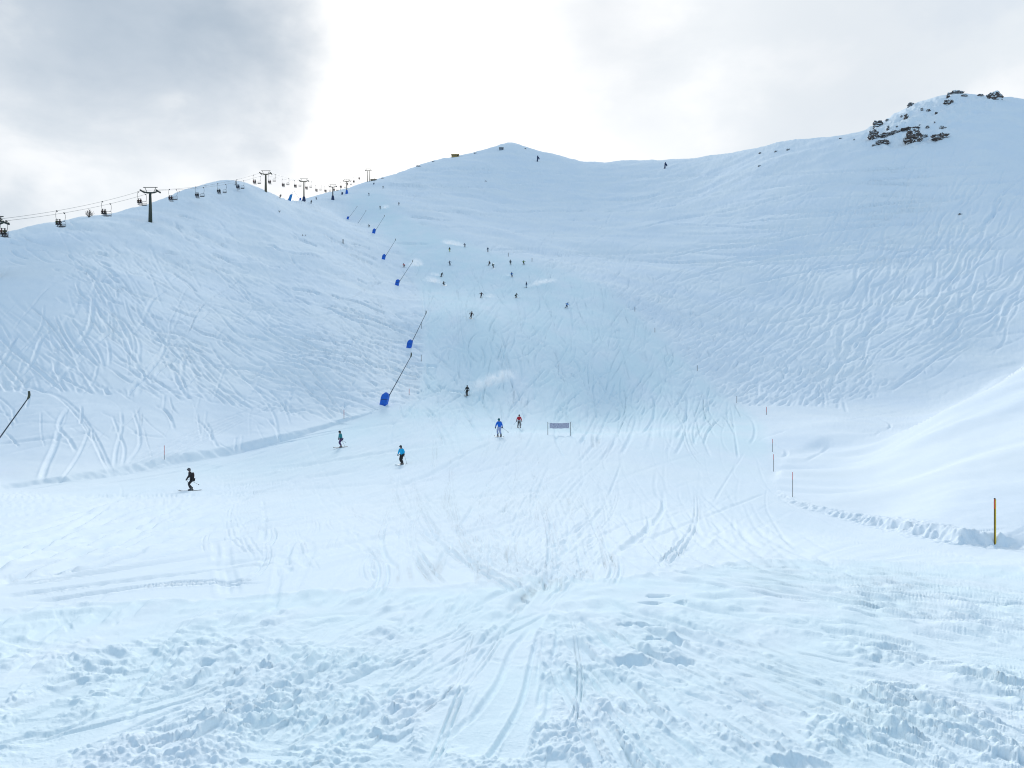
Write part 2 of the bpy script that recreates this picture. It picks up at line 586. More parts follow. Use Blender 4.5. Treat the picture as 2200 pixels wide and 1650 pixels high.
# ------------------------------------------------------------------ terrain: undulation
RNGT = np.random.default_rng(5)
pxs = RR * 0.00126                     # metres per render pixel at each vertex
offp = np.clip(1 - vis_p, 0, 1) * (RR > 14)
far = smooth01((RR - 60) / 120)
Z += offp * (1 - vis_m) * (0.30 * fbm(X / 22, Y / 22, 3, 1) * smooth01((RR - 25) / 60) + far * 1.7 * fbm(X / 75, Y / 60, 3, 5))
Z += vis_r * smooth01((RR - 180) / 150) * (1.9 * fbm((X * 0.8 + Y * 0.5) / 34, (X * -0.5 + Y * 0.8) / 95, 3, 21))
Z += vis_p * far * 0.30 * fbm(X / 16, Y / 22, 3, 9)
Z += vis_p * (1 - vis_c) * smooth01((RR - 12) / 25) * 0.10 * fbm(X / 9, Y / 14, 3, 14)
Z += vis_m * (0.75 * fbm(X / 13, Y / 10, 2, 31) * smooth01((RR - 28) / 25) + 0.05 * fbm(X / 1.6, Y / 3.2, 3, 33) + 0.010 * fbm(X / 0.9, Y / 1.6, 2, 34))
M_CRAG = poly_mask([(1855, 312), (1862, 262), (1900, 232), (1960, 212), (2040, 188), (2110, 196), (2160, 205), (2150, 228), (2070, 262), (2045, 306), (1960, 318)], 3)
vis_k = mask_at(M_CRAG) * (RR > 380) * (RR < 640)
Z += vis_k * (3.4 * fbm(X / 13, Y / 15, 4, 41) + 1.0 * pnoise(X / 3.3, Y / 4, 44))
ridge_n = smooth01((RR - 480) / 60) * (1 - vis_k) * vis_r
Z += ridge_n * (1.2 * fbm(X / 16, Y / 14, 4, 51))
Z += vis_p * (1 - vis_c) * (0.035 * smooth01((RR - 45) / 60) * fbm(X / 1.3, Y / 2.6, 3, 16) + 0.10 * smooth01((RR - 130) / 100) * fbm(X / 3.0, Y / 5.0, 3, 17))
# sharper main summit, uneven shoulder under the lift
sx_, sy_, _o = ground_at(1098, 316)
Z += 5.5 * np.exp(-np.hypot((X - sx_[0]) / 26, (Y - sy_[0]) / 30)) * (RR > 500)
Z += vis_l * smooth01((RR - 150) / 60) * (0.55 * fbm(X / 9, Y / 12, 3, 55))
# small soft drift texture everywhere off piste
Z += offp * (1 - 0.85 * vis_m) * np.clip(pxs * 0.45, 0.006, 0.28) * fbm(X / np.maximum(1.2, 5 * np.round(pxs * 8) / 8), Y / 2.6, 3, 61)


# ------------------------------------------------------------------ terrain: banks along the piste
def world_line(pts, step=6.0):
    pts = np.array(pts, float)
    seg = np.hypot(*np.diff(pts, axis=0).T)
    s = np.concatenate([[0], np.cumsum(seg)])
    q_ = np.linspace(0, s[-1], max(3, int(s[-1] / step)))
    x, y, ok = ground_at(np.interp(q_, s, pts[:, 0]), np.interp(q_, s, pts[:, 1]))
    return np.stack([x, y], 1), q_ / s[-1]


def line_dist(line, par, sel):
    """distance, side and line parameter of the selected vertices to a polyline"""
    px_, py_ = X[sel], Y[sel]
    best = np.full(px_.shape, 1e9)
    side = np.zeros(px_.shape)
    tp = np.zeros(px_.shape)
    for i in range(len(line) - 1):
        a = line[i]
        b = line[i + 1]
        d = b - a
        L2 = (d ** 2).sum() + 1e-9
        t = np.clip(((px_ - a[0]) * d[0] + (py_ - a[1]) * d[1]) / L2, 0, 1)
        dx, dy = px_ - a[0] - t * d[0], py_ - a[1] - t * d[1]
        dd = dx * dx + dy * dy
        m = dd < best
        best = np.where(m, dd, best)
        side = np.where(m, np.sign(d[0] * dy - d[1] * dx), side)
        tp = np.where(m, par[i] + t * (par[i + 1] - par[i]), tp)
    return np.sqrt(best), side, tp


# left edge of the piste: the off-piste snow stands above the groomed floor
lineL, parL = world_line(PISTE_L[:13], 8)
sel = (RR > 40) & (RR < 200) & (PX < 960) & (PX > -400) & (PY > 650) & (PY < 1130)
dist, side, tp = line_dist(lineL, parL, sel)
wob_ = 0.5 * pnoise(X[sel] / 2.2, Y[sel] / 2.2, 71) + 0.22 * pnoise(X[sel] / 0.8, Y[sel] / 0.8, 72)
sd = dist * side + wob_ * 0.5
hh = np.interp(tp, [0, 0.2, 0.28, 0.42, 0.52, 0.6, 0.68, 0.74, 0.79, 0.83, 1.0], [0.25, 0.28, 0.35, 0.5, 0.7, 0.72, 0.68, 0.5, 0.3, 0.10, 0.03])
wd = np.interp(tp, [0, 0.28, 0.5, 0.68, 0.77, 1], [0.6, 0.7, 1.2, 1.2, 0.8, 0.8])
stp = smooth01((sd + 0.2) / wd) * np.exp(-np.maximum(sd - wd, 0) / 9.0)
floor_ = -0.25 * hh * (tp < 0.77) * np.exp(-((sd + 0.5) / 2.5) ** 2)
Z[sel] += hh * stp + floor_
# right edge: torn little scarp below the smooth mound
lineR, parR = world_line([(2600, 1196), (2400, 1188), (2200, 1181), (2140, 1176), (2100, 1174), (2060, 1170), (1950, 1148), (1830, 1120), (1740, 1098), (1690, 1080), (1668, 1064), (1655, 1045), (1652, 1020)], 6)
sel = (RR > 15) & (RR < 75) & (PX > 1500) & (PY > 950) & (PY < 1260)
dist, side, tp = line_dist(lineR, parR, sel)
px_, py_ = X[sel], Y[sel]
sd = -dist * side + 0.30 * pnoise(px_ / 0.9, py_ / 0.9, 81) + 0.16 * pnoise(px_ / 0.3, py_ / 0.3, 82)
hh = np.interp(tp, [0, 0.28, 0.36, 0.42, 0.46, 0.55, 0.70, 0.86, 0.95, 1], [0.16, 0.16, 0.12, 0.06, 0.40, 0.46, 0.36, 0.26, 0.12, 0.0])
prof = smooth01(sd / 0.55) * np.exp(-np.maximum(sd - 0.55, 0) / 4.5)
rough = np.exp(-((sd - 0.3) / 0.55) ** 2) * (0.12 * np.abs(pnoise(px_ / 0.33, py_ / 0.5, 83)) + 0.07 * pnoise(px_ / 0.14, py_ / 0.2, 84))
Z[sel] += hh * prof + rough * (hh / 0.4)
SV = np.maximum.accumulate(Z / np.maximum(Y, 1e-3), 1)
SV[np.abs(TH) > 1.2] = 0


# ------------------------------------------------------------------ terrain: ski tracks pressed into the snow
class Layer:
    def __init__(self):
        self.i, self.w, self.h = [], [], []

    def add(self, x, y, h):
        cf, rf = grid_index(x, y)
        ci = np.minimum(cf.astype(np.int32), NC - 2)
        ri = rf.astype(np.int32)
        a, b = (cf - ci).astype(np.float32), (rf - ri).astype(np.float32)
        k = ci * NR + ri
        for o_, w in ((0, (1 - a) * (1 - b)), (1, (1 - a) * b), (NR, a * (1 - b)), (NR + 1, a * b)):
            self.i.append(k + o_)
            self.w.append(w)
            self.h.append(h)

    def result(self, floor=1.6):
        if not self.i:
            z = np.zeros((NC, NR))
            return z, z
        i = np.concatenate(self.i)
        w = np.concatenate(self.w)
        h = np.concatenate(self.h).astype(np.float32)
        sw = np.bincount(i, w, NC * NR)
        sh_ = np.bincount(i, w * h, NC * NR)
        return (sh_ / np.maximum(sw, floor)).reshape(NC, NR), np.clip(sw / floor, 0, 1).reshape(NC, NR)


def prof_trough(q_, w, dep):
    e = q_ / w
    return -dep * np.exp(-e ** 4) + 0.34 * dep * np.exp(-((e - 1.75) / 0.55) ** 2) + 0.14 * dep * np.exp(-((e + 1.7) / 0.5) ** 2)


def prof_pair(q_, w, dep):
    """two ski grooves side by side"""
    g_ = w * 0.36
    out = 0
    for s in (-w, w):
        e = (q_ - s) / g_
        out = out - dep * np.exp(-e ** 4) + 0.4 * dep * np.exp(-((np.abs(e) - 1.7) / 0.5) ** 2)
    return out


def prof_flat(q_, w, dep):
    """1 on the scraped floor of a ski swath, 0 beside it"""
    return smooth01((1.15 - np.abs(q_) / w) / 0.3)


LAYERS = [Layer() for _ in range(7)]
FLAT = Layer()
_lay = [0]


def stamp(pts, w, dep, prof=prof_trough, span=2.6, mask=None, layer=None, fade=True):
    pts = np.asarray(pts, float)
    if mask is not None:
        keep = mask_at(mask, pts[:, 0], pts[:, 1]) > 0.4
        if keep.sum() < 6:
            return
        # longest run inside the mask
        k = np.concatenate([[0], keep.astype(int), [0]])
        st = np.where(np.diff(k) == 1)[0]
        en = np.where(np.diff(k) == -1)[0]
        j = np.argmax(en - st)
        pts = pts[st[j]:en[j]]
        if len(pts) < 6:
            return
    x, y, ok = ground_at(pts[:, 0], pts[:, 1])
    r = np.hypot(x, y)
    stp_ = np.hypot(np.diff(x), np.diff(y))
    good = np.concatenate([[True], stp_ < 12 * np.median(stp_) + 0.02 * r[1:]]) & ok
    if good.sum() < 6:
        return
    x, y, r = x[good], y[good], r[good]
    if len(x) > 8:
        kk = np.array([1, 2, 3, 2, 1]) / 9
        xp = np.pad(x, 2, 'edge')
        yp = np.pad(y, 2, 'edge')
        x = sum(xp[i:i + len(x)] * kk[i] for i in range(5))
        y = sum(yp[i:i + len(y)] * kk[i] for i in range(5))
    tx, ty = np.gradient(x), np.gradient(y)
    tl = np.hypot(tx, ty) + 1e-9
    nx, ny = ty / tl, -tx / tl
    de = 0.004 * r
    z0, z1 = sample(Z, x, y), sample(Z, x + nx * de, y + ny * de)
    y1_ = np.maximum(y + ny * de, 0.2)
    ppm = np.hypot((x + nx * de) / y1_ - x / y, z1 / y1_ - z0 / y) / 0.00126 / de     # render pixels per metre across the track
    ps = 1.0 / max(np.median(ppm), 1e-6)
    thin = ps < 1.6 * np.median(r) * 0.00126          # run seen side on or end on
    weff = max(w, (0.46 if thin else 1.05) * ps)
    dep = dep * min(weff / w, 2.6)
    stepq = max(0.65 * ps, 2 * weff * span / 160)
    nq = max(5, int(2 * weff * span / stepq) | 1)
    qv = np.linspace(-span * weff, span * weff, nq)
    n = len(x)
    tpar = np.linspace(0, 1, n)
    env = smooth01(np.minimum(tpar, 1 - tpar) * 7) if fade else np.ones(n)
    jit = 1 + 0.25 * np.sin(tpar * n * 0.13 + RNGT.uniform(0, 6)) * RNGT.uniform(0, 1)
    h = (env if prof is prof_flat else env * jit * dep)[:, None] * prof(qv, weff, 1.0)[None]
    (layer or LAYERS[_lay[0] % len(LAYERS)]).add((x[:, None] + nx[:, None] * qv).ravel(), (y[:, None] + ny[:, None] * qv).ravel(), h.ravel())
    _lay[0] += 1


def curve(x0, y0, ang, length, amp=0.0, lam=80.0, bend=0.0, wander=0.0, yscale=1.0):
    """pixel path of a run: heading in degrees (0 right, 90 down), S-turns of amp degrees"""
    n = max(8, int(length))
    t = np.arange(n)
    a = math.radians(ang) + math.radians(amp) * np.sin(2 * math.pi * t / lam + RNGT.uniform(0, 6.28)) + math.radians(bend) * (t / n - 0.5)
    if wander:
        a = a + np.cumsum(RNGT.normal(0, math.radians(wander), n)) / 6
    return np.stack([x0 + np.cumsum(np.cos(a)), y0 + np.cumsum(np.sin(a)) * yscale], 1)


def smooth_path(pts, n=None):
    """Catmull-Rom through the given pixel points"""
    p = np.array(pts, float)
    p = np.concatenate([[2 * p[0] - p[1]], p, [2 * p[-1] - p[-2]]])
    out = []
    for i in range(1, len(p) - 2):
        m = max(4, int(np.hypot(*(p[i + 1] - p[i]))))
        t = np.linspace(0, 1, m, endpoint=False)[:, None]
        out.append(0.5 * ((2 * p[i]) + (-p[i - 1] + p[i + 1]) * t + (2 * p[i - 1] - 5 * p[i] + 4 * p[i + 1] - p[i + 2]) * t ** 2 + (-p[i - 1] + 3 * p[i] - 3 * p[i + 1] + p[i + 2]) * t ** 3))
    return np.concatenate(out)


U = RNGT.uniform
N = RNGT.normal

# --- left slope, off piste
def busy(x0, y0, seed, t=0.0, soft=0.25):
    """runs bunch on popular lines: keep a start point only where a slow noise is high"""
    v = float(pnoise(np.array([x0 / 190.0]), np.array([y0 / 120.0]), seed)[0])
    return v + U(-soft, soft) > t


def DEP(lo, hi):
    return lo + (hi - lo) * U(0, 1) ** 2.2


for _ in range(430):
    x0, y0 = U(-80, 880), U(430, 880)
    if not busy(x0, y0, 305, -0.05):
        continue
    k = smooth01(np.array((x0 - 120) / 520.0)).item()
    ang = (1 - k) * 44 + k * 20 + N(0, 12)
    if y0 > 760 and x0 < 600:
        ang += 10
    stamp(curve(x0, y0, ang, U(60, 380), U(2, 20), U(90, 260), N(0, 30), 1.2), U(0.13, 0.30), DEP(0.05, 0.26) * (0.6 + 0.4 * k), mask=M_LUP)
for _ in range(36):            # bundles of nearly parallel runs
    x0, y0 = U(-50, 760), U(520, 820)
    k = smooth01(np.array((x0 - 120) / 520.0)).item()
    ang, ln_, bd, lm, am = (1 - k) * 50 + k * 22 + N(0, 10), U(120, 320), N(0, 30), U(120, 240), U(3, 14)
    for q_ in range(int(U(2, 6))):
        stamp(curve(x0 + N(0, 26), y0 + N(0, 14), ang + N(0, 3), ln_ * U(0.6, 1), am, lm, bd, 0.8), U(0.12, 0.24), DEP(0.06, 0.24), mask=M_LUP)
for _ in range(90):
    x0, y0 = U(0, 900), U(560, 880)
    stamp(curve(x0, y0, N(128, 24), U(40, 210), U(5, 25), U(80, 180), N(0, 40), 1.2), U(0.13, 0.28), DEP(0.05, 0.24), mask=M_LUP)
for _ in range(700):
    x0 = U(0, 860)
    y0 = U(420, 680)
    if not busy(x0, y0, 304, -0.02):
        continue
    stamp(curve(x0, y0, N(16, 12), U(14, 90), U(0, 20), U(40, 90), N(0, 30), 1.0), U(0.2, 0.4), DEP(0.06, 0.34), mask=M_LUP)
for _ in range(260):
    x0, y0 = U(280, 880), U(540, 800)
    stamp(curve(x0, y0, N(24, 9), U(30, 170), U(3, 14), U(60, 150), N(0, 24), 1.0), U(0.13, 0.26), DEP(0.06, 0.24), mask=M_LUP)
for _ in range(190):
    x0, y0 = U(540, 900), U(670, 850)
    stamp(curve(x0, y0, N(17, 10), U(40, 220), U(3, 16), U(60, 150), N(0, 30), 1.0), U(0.13, 0.28), DEP(0.06, 0.24), mask=M_LUP)
# the strong runs near its foot
for off in (0, 5, 10):
    stamp(smooth_path([(-10 + off, 806), (60 + off, 832), (120 + off, 852), (165 + off * 1.2, 893), (198 + off * 1.2, 945), (222 + off, 992), (242 + off, 1030)]), 0.12, 0.10, prof_trough, layer=LAYERS[int(off / 5)])
stamp(smooth_path([(150, 872), (132, 898), (128, 920), (150, 945), (165, 975)]), 0.17, 0.12)
stamp(smooth_path([(128, 920), (118, 960), (100, 1000), (88, 1036)]), 0.20, 0.14)
stamp(smooth_path([(195, 915), (170, 975), (140, 1020), (120, 1045)]), 0.12, 0.08)
stamp(smooth_path([(260, 880), (262, 920), (250, 965), (245, 1010)]), 0.14, 0.10)
stamp(smooth_path([(285, 880), (300, 930), (298, 960), (270, 1000)]), 0.14, 0.09)
stamp(smooth_path([(240, 890), (255, 930), (268, 965), (262, 1005)]), 0.13, 0.09)
for k in range(5):
    stamp(smooth_path([(590 + N(0, 8), 858 + k * 3), (500, 893 + k * 6), (420, 925 + k * 8), (330, 965 + k * 9), (250, 1004 + k * 5)]), 0.14, 0.09, prof_trough)
for k in range(8):
    y0 = U(880, 1000)
    stamp(smooth_path([(-20, y0), (60, y0 - 14 + N(0, 4)), (150, y0 - 28 + N(0, 6)), (210, y0 - 36)]), 0.12, 0.10)
for a_, b_ in (((345, 872), (375, 925)), ((415, 895), (470, 965)), ((440, 905), (455, 950)), ((575, 900), (600, 948)), ((330, 870), (370, 905))):
    stamp(smooth_path([a_, ((a_[0] + b_[0]) / 2 + 5, (a_[1] + b_[1]) / 2 - 4), b_]), 0.18, 0.12)
stamp(smooth_path([(555, 850), (575, 868), (590, 895), (597, 925), (603, 955)]), 0.17, 0.11)

for _ in range(40):
    x0, y0 = U(-20, 620), U(840, 960)
    stamp(curve(x0, y0, N(60, 45), U(15, 90), U(0, 15), 80, N(0, 30), 1.0), U(0.06, 0.14), DEP(0.03, 0.12), mask=M_LEFT)
for _ in range(60):
    x0, y0 = U(-20, 700), U(800, 900)
    stamp(curve(x0, y0, N(12, 16), U(20, 130), U(0, 15), 80, N(0, 30), 1.0), U(0.07, 0.14), DEP(0.03, 0.14), mask=M_LEFT)
# --- right slope and bowl
for _ in range(90):
    x0, y0 = U(1720, 2320), U(285, 470)
    if not busy(x0, y0, 301, -0.05):
        continue
    stamp(curve(x0, y0, N(131, 7), U(250, 640), U(8, 44), U(60, 170), N(0, 16), 0.7), U(0.32, 0.5), DEP(0.16, 0.42), mask=M_RIGHT)
for _ in range(80):
    x0, y0 = U(1650, 2260), U(330, 660)
    if not busy(x0, y0, 302, 0.0):
        continue
    stamp(curve(x0, y0, N(133, 11), U(70, 300), U(16, 48), U(46, 130), N(0, 20), 0.8), U(0.3, 0.5), DEP(0.14, 0.44), mask=M_RIGHT)
for _ in range(30):
    x0, y0 = U(1900, 2300), U(380, 660)
    stamp(curve(x0, y0, N(134, 7), U(160, 420), U(18, 42), U(70, 150), N(0, 14), 0.5), U(0.5, 0.68), U(0.26, 0.44), mask=M_RIGHT)
for _ in range(60):
    x0, y0 = U(1650, 2300), U(330, 700)
    stamp(curve(x0, y0, N(146, 9), U(150, 600), U(0, 6), 200, N(0, 18), 0.3), U(0.26, 0.4), DEP(0.12, 0.3), mask=M_RIGHT)
for _ in range(75):
    x0, y0 = U(1500, 2260), U(560, 820)
    stamp(curve(x0, y0, N(157, 7), U(120, 420), U(3, 14), U(90, 200), N(0, 24), 0.6), U(0.26, 0.44), DEP(0.12, 0.34), mask=M_RIGHT)
for _ in range(120):
    x0, y0 = U(900, 2200), U(365, 560)
    stamp(curve(x0, y0, N(177, 5), U(150, 700), U(0, 5), U(150, 300), N(0, 14), 0.3), U(0.3, 0.45), DEP(0.2, 0.65), mask=M_RIGHT)
for pts in ([(1540, 356), (1700, 336), (1870, 313), (1905, 300)], [(1540, 377), (1750, 372), (1980, 358), (2210, 352)], [(1540, 415), (1760, 393), (1960, 381), (2210, 366)],
            [(1380, 385), (1700, 395), (2210, 392)], [(940, 372), (1150, 372), (1400, 380), (1600, 372)], [(1900, 296), (2050, 290), (2210, 272)],
            [(1560, 620), (1800, 570), (2000, 545), (2210, 530)], [(1620, 700), (1900, 650), (2210, 610)]):
    stamp(smooth_path(pts), 0.5, 0.6, mask=M_RIGHT)
for _ in range(800):
    x0, y0 = U(880, 1750), U(390, 640)
    if not busy(x0, y0, 303, -0.02):
        continue
    stamp(curve(x0, y0, N(158, 16), U(25, 110), U(0, 22), U(40, 100), N(0, 30), 0.6), U(0.28, 0.45), DEP(0.1, 0.36), mask=M_RIGHT)
for _ in range(850):
    t_ = U(0, 1)
    x0 = 1120 + 520 * t_ + abs(N(0, 1)) * (60 + 130 * t_)
    y0 = 560 + 300 * t_ - abs(N(0, 1)) * 45 + N(0, 12)
    stamp(curve(x0, y0, N(150, 24) if U(0, 1) < 0.72 else N(35, 22), U(10, 46), U(0, 30), U(25, 60), N(0, 50), 0.6), U(0.2, 0.4), DEP(0.12, 0.4), mask=M_RIGHT)
for _ in range(420):
    x0, y0 = U(1480, 1900), U(740, 872)
    stamp(curve(x0, y0, N(146, 16), U(20, 75), U(0, 25), U(35, 80), N(0, 40), 0.6), U(0.16, 0.34), DEP(0.1, 0.3), mask=M_RIGHT)
for pts in ([(1745, 800), (1765, 835), (1772, 862), (1768, 880)], [(1790, 805), (1808, 845), (1815, 872), (1820, 890)], [(1803, 850), (1800, 880)], [(1752, 800), (1775, 840), (1780, 875)]):
    stamp(smooth_path(pts), 0.3, 0.2)
for pts in ([(2060, 845), (2000, 858), (1900, 872), (1830, 885)], [(2040, 862), (1950, 880), (1880, 893), (1800, 905)], [(2210, 775), (2100, 800), (1990, 842), (1950, 852)],
            [(2150, 800), (2050, 835), (2010, 850), (1860, 860)], [(1875, 903), (1902, 905), (1912, 918), (1860, 940), (1790, 958), (1760, 975), (1720, 991), (1660, 990)],
            [(1655, 960), (1670, 958), (1690, 970), (1685, 980), (1664, 982)], [(1640, 940), (1670, 930), (1700, 922)], [(1630, 945), (1650, 938), (1690, 926)]):
    stamp(smooth_path(pts), 0.2, 0.16)

# --- groomed piste: light carved arcs
for _ in range(1150):
    x0, y0 = U(850, 1580), U(520, 900)
    stamp(curve(x0, y0, N(95, 38), U(30, 130), 0, 80, N(0, 80), 0.5), U(0.10, 0.24), DEP(0.05, 0.30), mask=M_PISTE)
for _ in range(150):
    x0, y0 = U(900, 1600), U(740, 905)
    stamp(curve(x0, y0, N(70, 50), U(50, 150), 0, 80, N(0, 120), 0.5), U(0.12, 0.18), DEP(0.04, 0.12), prof_pair, mask=M_PISTE)
for _ in range(190):
    x0, y0 = 1120 + N(0, 330), U(870, 1060)
    x1, y1 = 1150 + N(0, 150), 1255 + N(0, 30)
    mx_, my_ = (x0 + x1) / 2 + N(0, 75), (y0 + y1) / 2 + N(0, 20)
    f = U(0.35, 1.0)
    g_ = U(0, 0.3)
    P = smooth_path([(x0, y0), (mx_, my_), (x1, y1)])
    P = P[int(len(P) * g_ * f):int(len(P) * f)]
    if len(P) > 12:
        stamp(P, U(0.04, 0.09), DEP(0.02, 0.085), prof_pair if U(0, 1) < 0.5 else prof_trough, mask=M_PISTE)
for _ in range(70):
    x0, y0 = U(500, 1500), U(1040, 1180)
    stamp(curve(x0, y0, N(90, 45), U(70, 190), 0, 80, N(0, 1) * 110, 0.2, 0.8), U(0.04, 0.08), DEP(0.02, 0.06), prof_pair if U(0, 1) < 0.5 else prof_trough, mask=M_PISTE)
for _ in range(120):
    y0 = U(1065, 1310)
    x1, y1 = 1040 + N(0, 130), 945 + N(0, 45)
    f0 = U(0, 0.7)
    f1 = min(1, f0 + U(0.2, 0.7))
    P0, P1 = np.array((-60.0, y0)), np.array((x1, y1))
    a_, b_ = P0 + (P1 - P0) * f0, P0 + (P1 - P0) * f1
    stamp(smooth_path([a_, (a_ + b_) / 2 + (0, N(4, 7)), b_]), U(0.05, 0.14), DEP(0.06, 0.24), mask=M_PISTE)
for _ in range(60):
    x0, y0 = U(1250, 1650), U(930, 1120)
    stamp(smooth_path([(x0, y0), (x0 + U(10, 80), y0 + U(60, 110)), (x0 + U(180, 330), y0 + U(140, 190))]), U(0.05, 0.10), DEP(0.014, 0.045), mask=M_PISTE)
for _ in range(8):
    x0, y0 = U(380, 1000), U(1000, 1180)
    stamp(curve(x0, y0, N(115, 20), U(80, 200), 0, 80, N(0, 60), 0.3), U(0.09, 0.14), U(0.006, 0.014), prof_pair, mask=M_PISTE)
stamp(smooth_path([(1140, 1030), (1152, 1060), (1140, 1095), (1095, 1120), (1040, 1135), (960, 1150)]), 0.2, 0.08)
stamp(smooth_path([(1075, 945), (1000, 975), (930, 1015), (860, 1040), (800, 1055)]), 0.35, 0.16)
for pts in ([(460, 1160), (468, 1200), (480, 1240), (486, 1285)], [(488, 1165), (490, 1210), (500, 1250), (506, 1280)], [(240, 1030), (262, 1050), (250, 1075), (200, 1110)]):
    stamp(smooth_path(pts), 0.07, 0.025)
for pts in ([(930, 1146), (1040, 1122), (1154, 1098), (1270, 1078), (1376, 1058)], [(936, 1162), (1060, 1140), (1165, 1124), (1300, 1108)], [(-20, 1288), (160, 1262), (325, 1237), (520, 1222), (665, 1210)],
            [(-20, 1268), (150, 1240), (350, 1208), (560, 1180), (760, 1150)], [(-20, 1165), (200, 1138), (430, 1108), (620, 1072), (800, 1035)], [(-20, 1115), (200, 1098), (400, 1072), (560, 1038), (700, 1000)],
            [(-20, 1215), (240, 1180), (500, 1146), (760, 1092), (960, 1040)], [(-20, 1240), (210, 1215), (420, 1180)], [(300, 1150), (560, 1108), (780, 1056), (930, 1000)], [(420, 1215), (640, 1186), (860, 1146), (1010, 1110)],
            [(120, 1080), (330, 1062), (520, 1024), (690, 975)], [(60, 1300), (330, 1262), (560, 1246)], [(520, 1040), (700, 1004), (860, 955), (960, 915)], [(560, 1080), (740, 1040), (880, 990), (980, 945)]):
    pts = [(x + N(0, 5), y + N(0, 3)) for x, y in pts]
    stamp(smooth_path(pts), U(0.07, 0.13), U(0.05, 0.10), mask=M_PISTE)
    stamp(smooth_path([(x + 14, y + 3 + N(0, 1.5)) for x, y in pts]), U(0.05, 0.1), U(0.03, 0.07), mask=M_PISTE)
# groomed snow at the right: lines running out to the right
for _ in range(46):
    x0 = U(1250, 1750)
    y0 = 1180 + (x0 - 1250) * 0.05 + U(-10, 60)
    stamp(smooth_path([(x0, y0), (x0 + 220, y0 + U(14, 34)), (x0 + 500, y0 + U(35, 90)), (x0 + 900, y0 + U(70, 190))]), U(0.03, 0.06), DEP(0.015, 0.05))

# --- churned foreground: smooth swaths and single grooves through the lumps
for _ in range(150):
    x0, y0 = U(-40, 900), U(1310, 1640)
    a_ = math.degrees(math.atan2(1250 - y0 - 40, 1150 - x0)) + N(0, 16)
    stamp(curve(x0, y0, a_, U(80, 330), U(0, 8), 120, N(0, 24), 0.3), U(0.022, 0.085), U(0.004, 0.010), prof_flat, 1.7, layer=FLAT)
for _ in range(150):
    x0, y0 = U(1150, 2200), U(1250, 1640)
    a_ = math.degrees(math.atan2(y0 - 1220, x0 - 1080)) + N(0, 7)
    stamp(curve(x0, y0, a_, U(120, 520), U(0, 5), 150, N(0, 14), 0.2), U(0.02, 0.075), U(0.004, 0.009), prof_flat, 1.7, layer=FLAT)
for pts in ([(905, 1265), (925, 1290), (915, 1340), (880, 1400), (850, 1460), (840, 1540), (810, 1640)], 
            [(1190, 1250), (1140, 1330), (1090, 1400), (1060, 1480), (1000, 1560), (945, 1650)], [(700, 1480), (640, 1560), (560, 1650)], [(350, 1400), (300, 1480), (270, 1560)],
            [(1300, 1420), (1420, 1455), (1530, 1520), (1580, 1600)], [(1560, 1350), (1610, 1420), (1640, 1480)], [(1060, 1650), (1085, 1560), (1110, 1470), (1125, 1380)]):
    stamp(smooth_path(pts), 0.15, 0.008, prof_flat, 1.7, layer=FLAT)
GROOVE = Layer()
for pts in ([(1170, 1330), (1250, 1375), (1330, 1425), (1400, 1450), (1500, 1475), (1700, 1545), (1830, 1600), (2000, 1650)], [(1175, 1345), (1290, 1400), (1420, 1470), (1560, 1520), (1700, 1590), (1800, 1625)],
            [(1145, 1345), (1100, 1400), (1070, 1470), (1020, 1535), (935, 1600)], [(1140, 1290), (1040, 1380), (965, 1450), (920, 1510)], [(1800, 1400), (1950, 1430), (2100, 1455), (2220, 1480)],
            [(1650, 1310), (1850, 1345), (2050, 1385), (2220, 1420)], [(1500, 1290), (1700, 1330), (1900, 1400), (2220, 1450)], [(345, 1390), (365, 1402), (310, 1470), (275, 1560)], [(700, 1490), (760, 1480), (640, 1590)],
            [(1600, 1245), (1850, 1290), (2220, 1340)], [(1700, 1235), (1950, 1262), (2220, 1290)], [(1330, 1520), (1420, 1570), (1520, 1640)], [(500, 1560), (610, 1480), (680, 1420), (760, 1350)]):
    stamp(smooth_path(pts), 0.022, 0.020, prof_trough, layer=GROOVE)
for _ in range(70):
    x0, y0 = U(1180, 2150), U(1255, 1600)
    a_ = math.degrees(math.atan2(y0 - 1215, x0 - 1080)) + N(0, 5)
    stamp(curve(x0, y0, a_, U(120, 520), U(0, 4), 150, N(0, 14), 0.2), U(0.010, 0.022), DEP(0.008, 0.028), prof_trough, layer=GROOVE)
for _ in range(60):
    x0, y0 = U(-40, 1000), U(1310, 1600)
    a_ = math.degrees(math.atan2(1250 - y0 - 40, 1150 - x0)) + N(0, 14)
    stamp(curve(x0, y0, a_, U(60, 240), U(0, 6), 120, N(0, 20), 0.2), U(0.010, 0.02), DEP(0.008, 0.022), prof_trough, layer=GROOVE)

trk = 0
for l_ in LAYERS:
    trk = trk + l_.result()[0]


def row_blur(A, w):
    """soften along the range only, by weight w (features thinner than the mesh rows)"""
    B = A.copy()
    B[:, 1:-1] = (A[:, :-2] + 2 * A[:, 1:-1] + A[:, 2:]) / 4
    return A + (B - A) * w


graz = smooth01((RR - 10) / 10) * (1 - smooth01((RR - 90) / 50))
trk = row_blur(trk, graz)
Z += trk * (1 - 0.8 * vis_k) * np.where(vis_l > 0.3, 1.35, 1.0)
flat_w = row_blur(row_blur(row_blur(np.clip(FLAT.result(1.0)[0] * 1.3, 0, 1), smooth01((RR - 6) / 4)), smooth01((RR - 8) / 4)), smooth01((RR - 8) / 3))

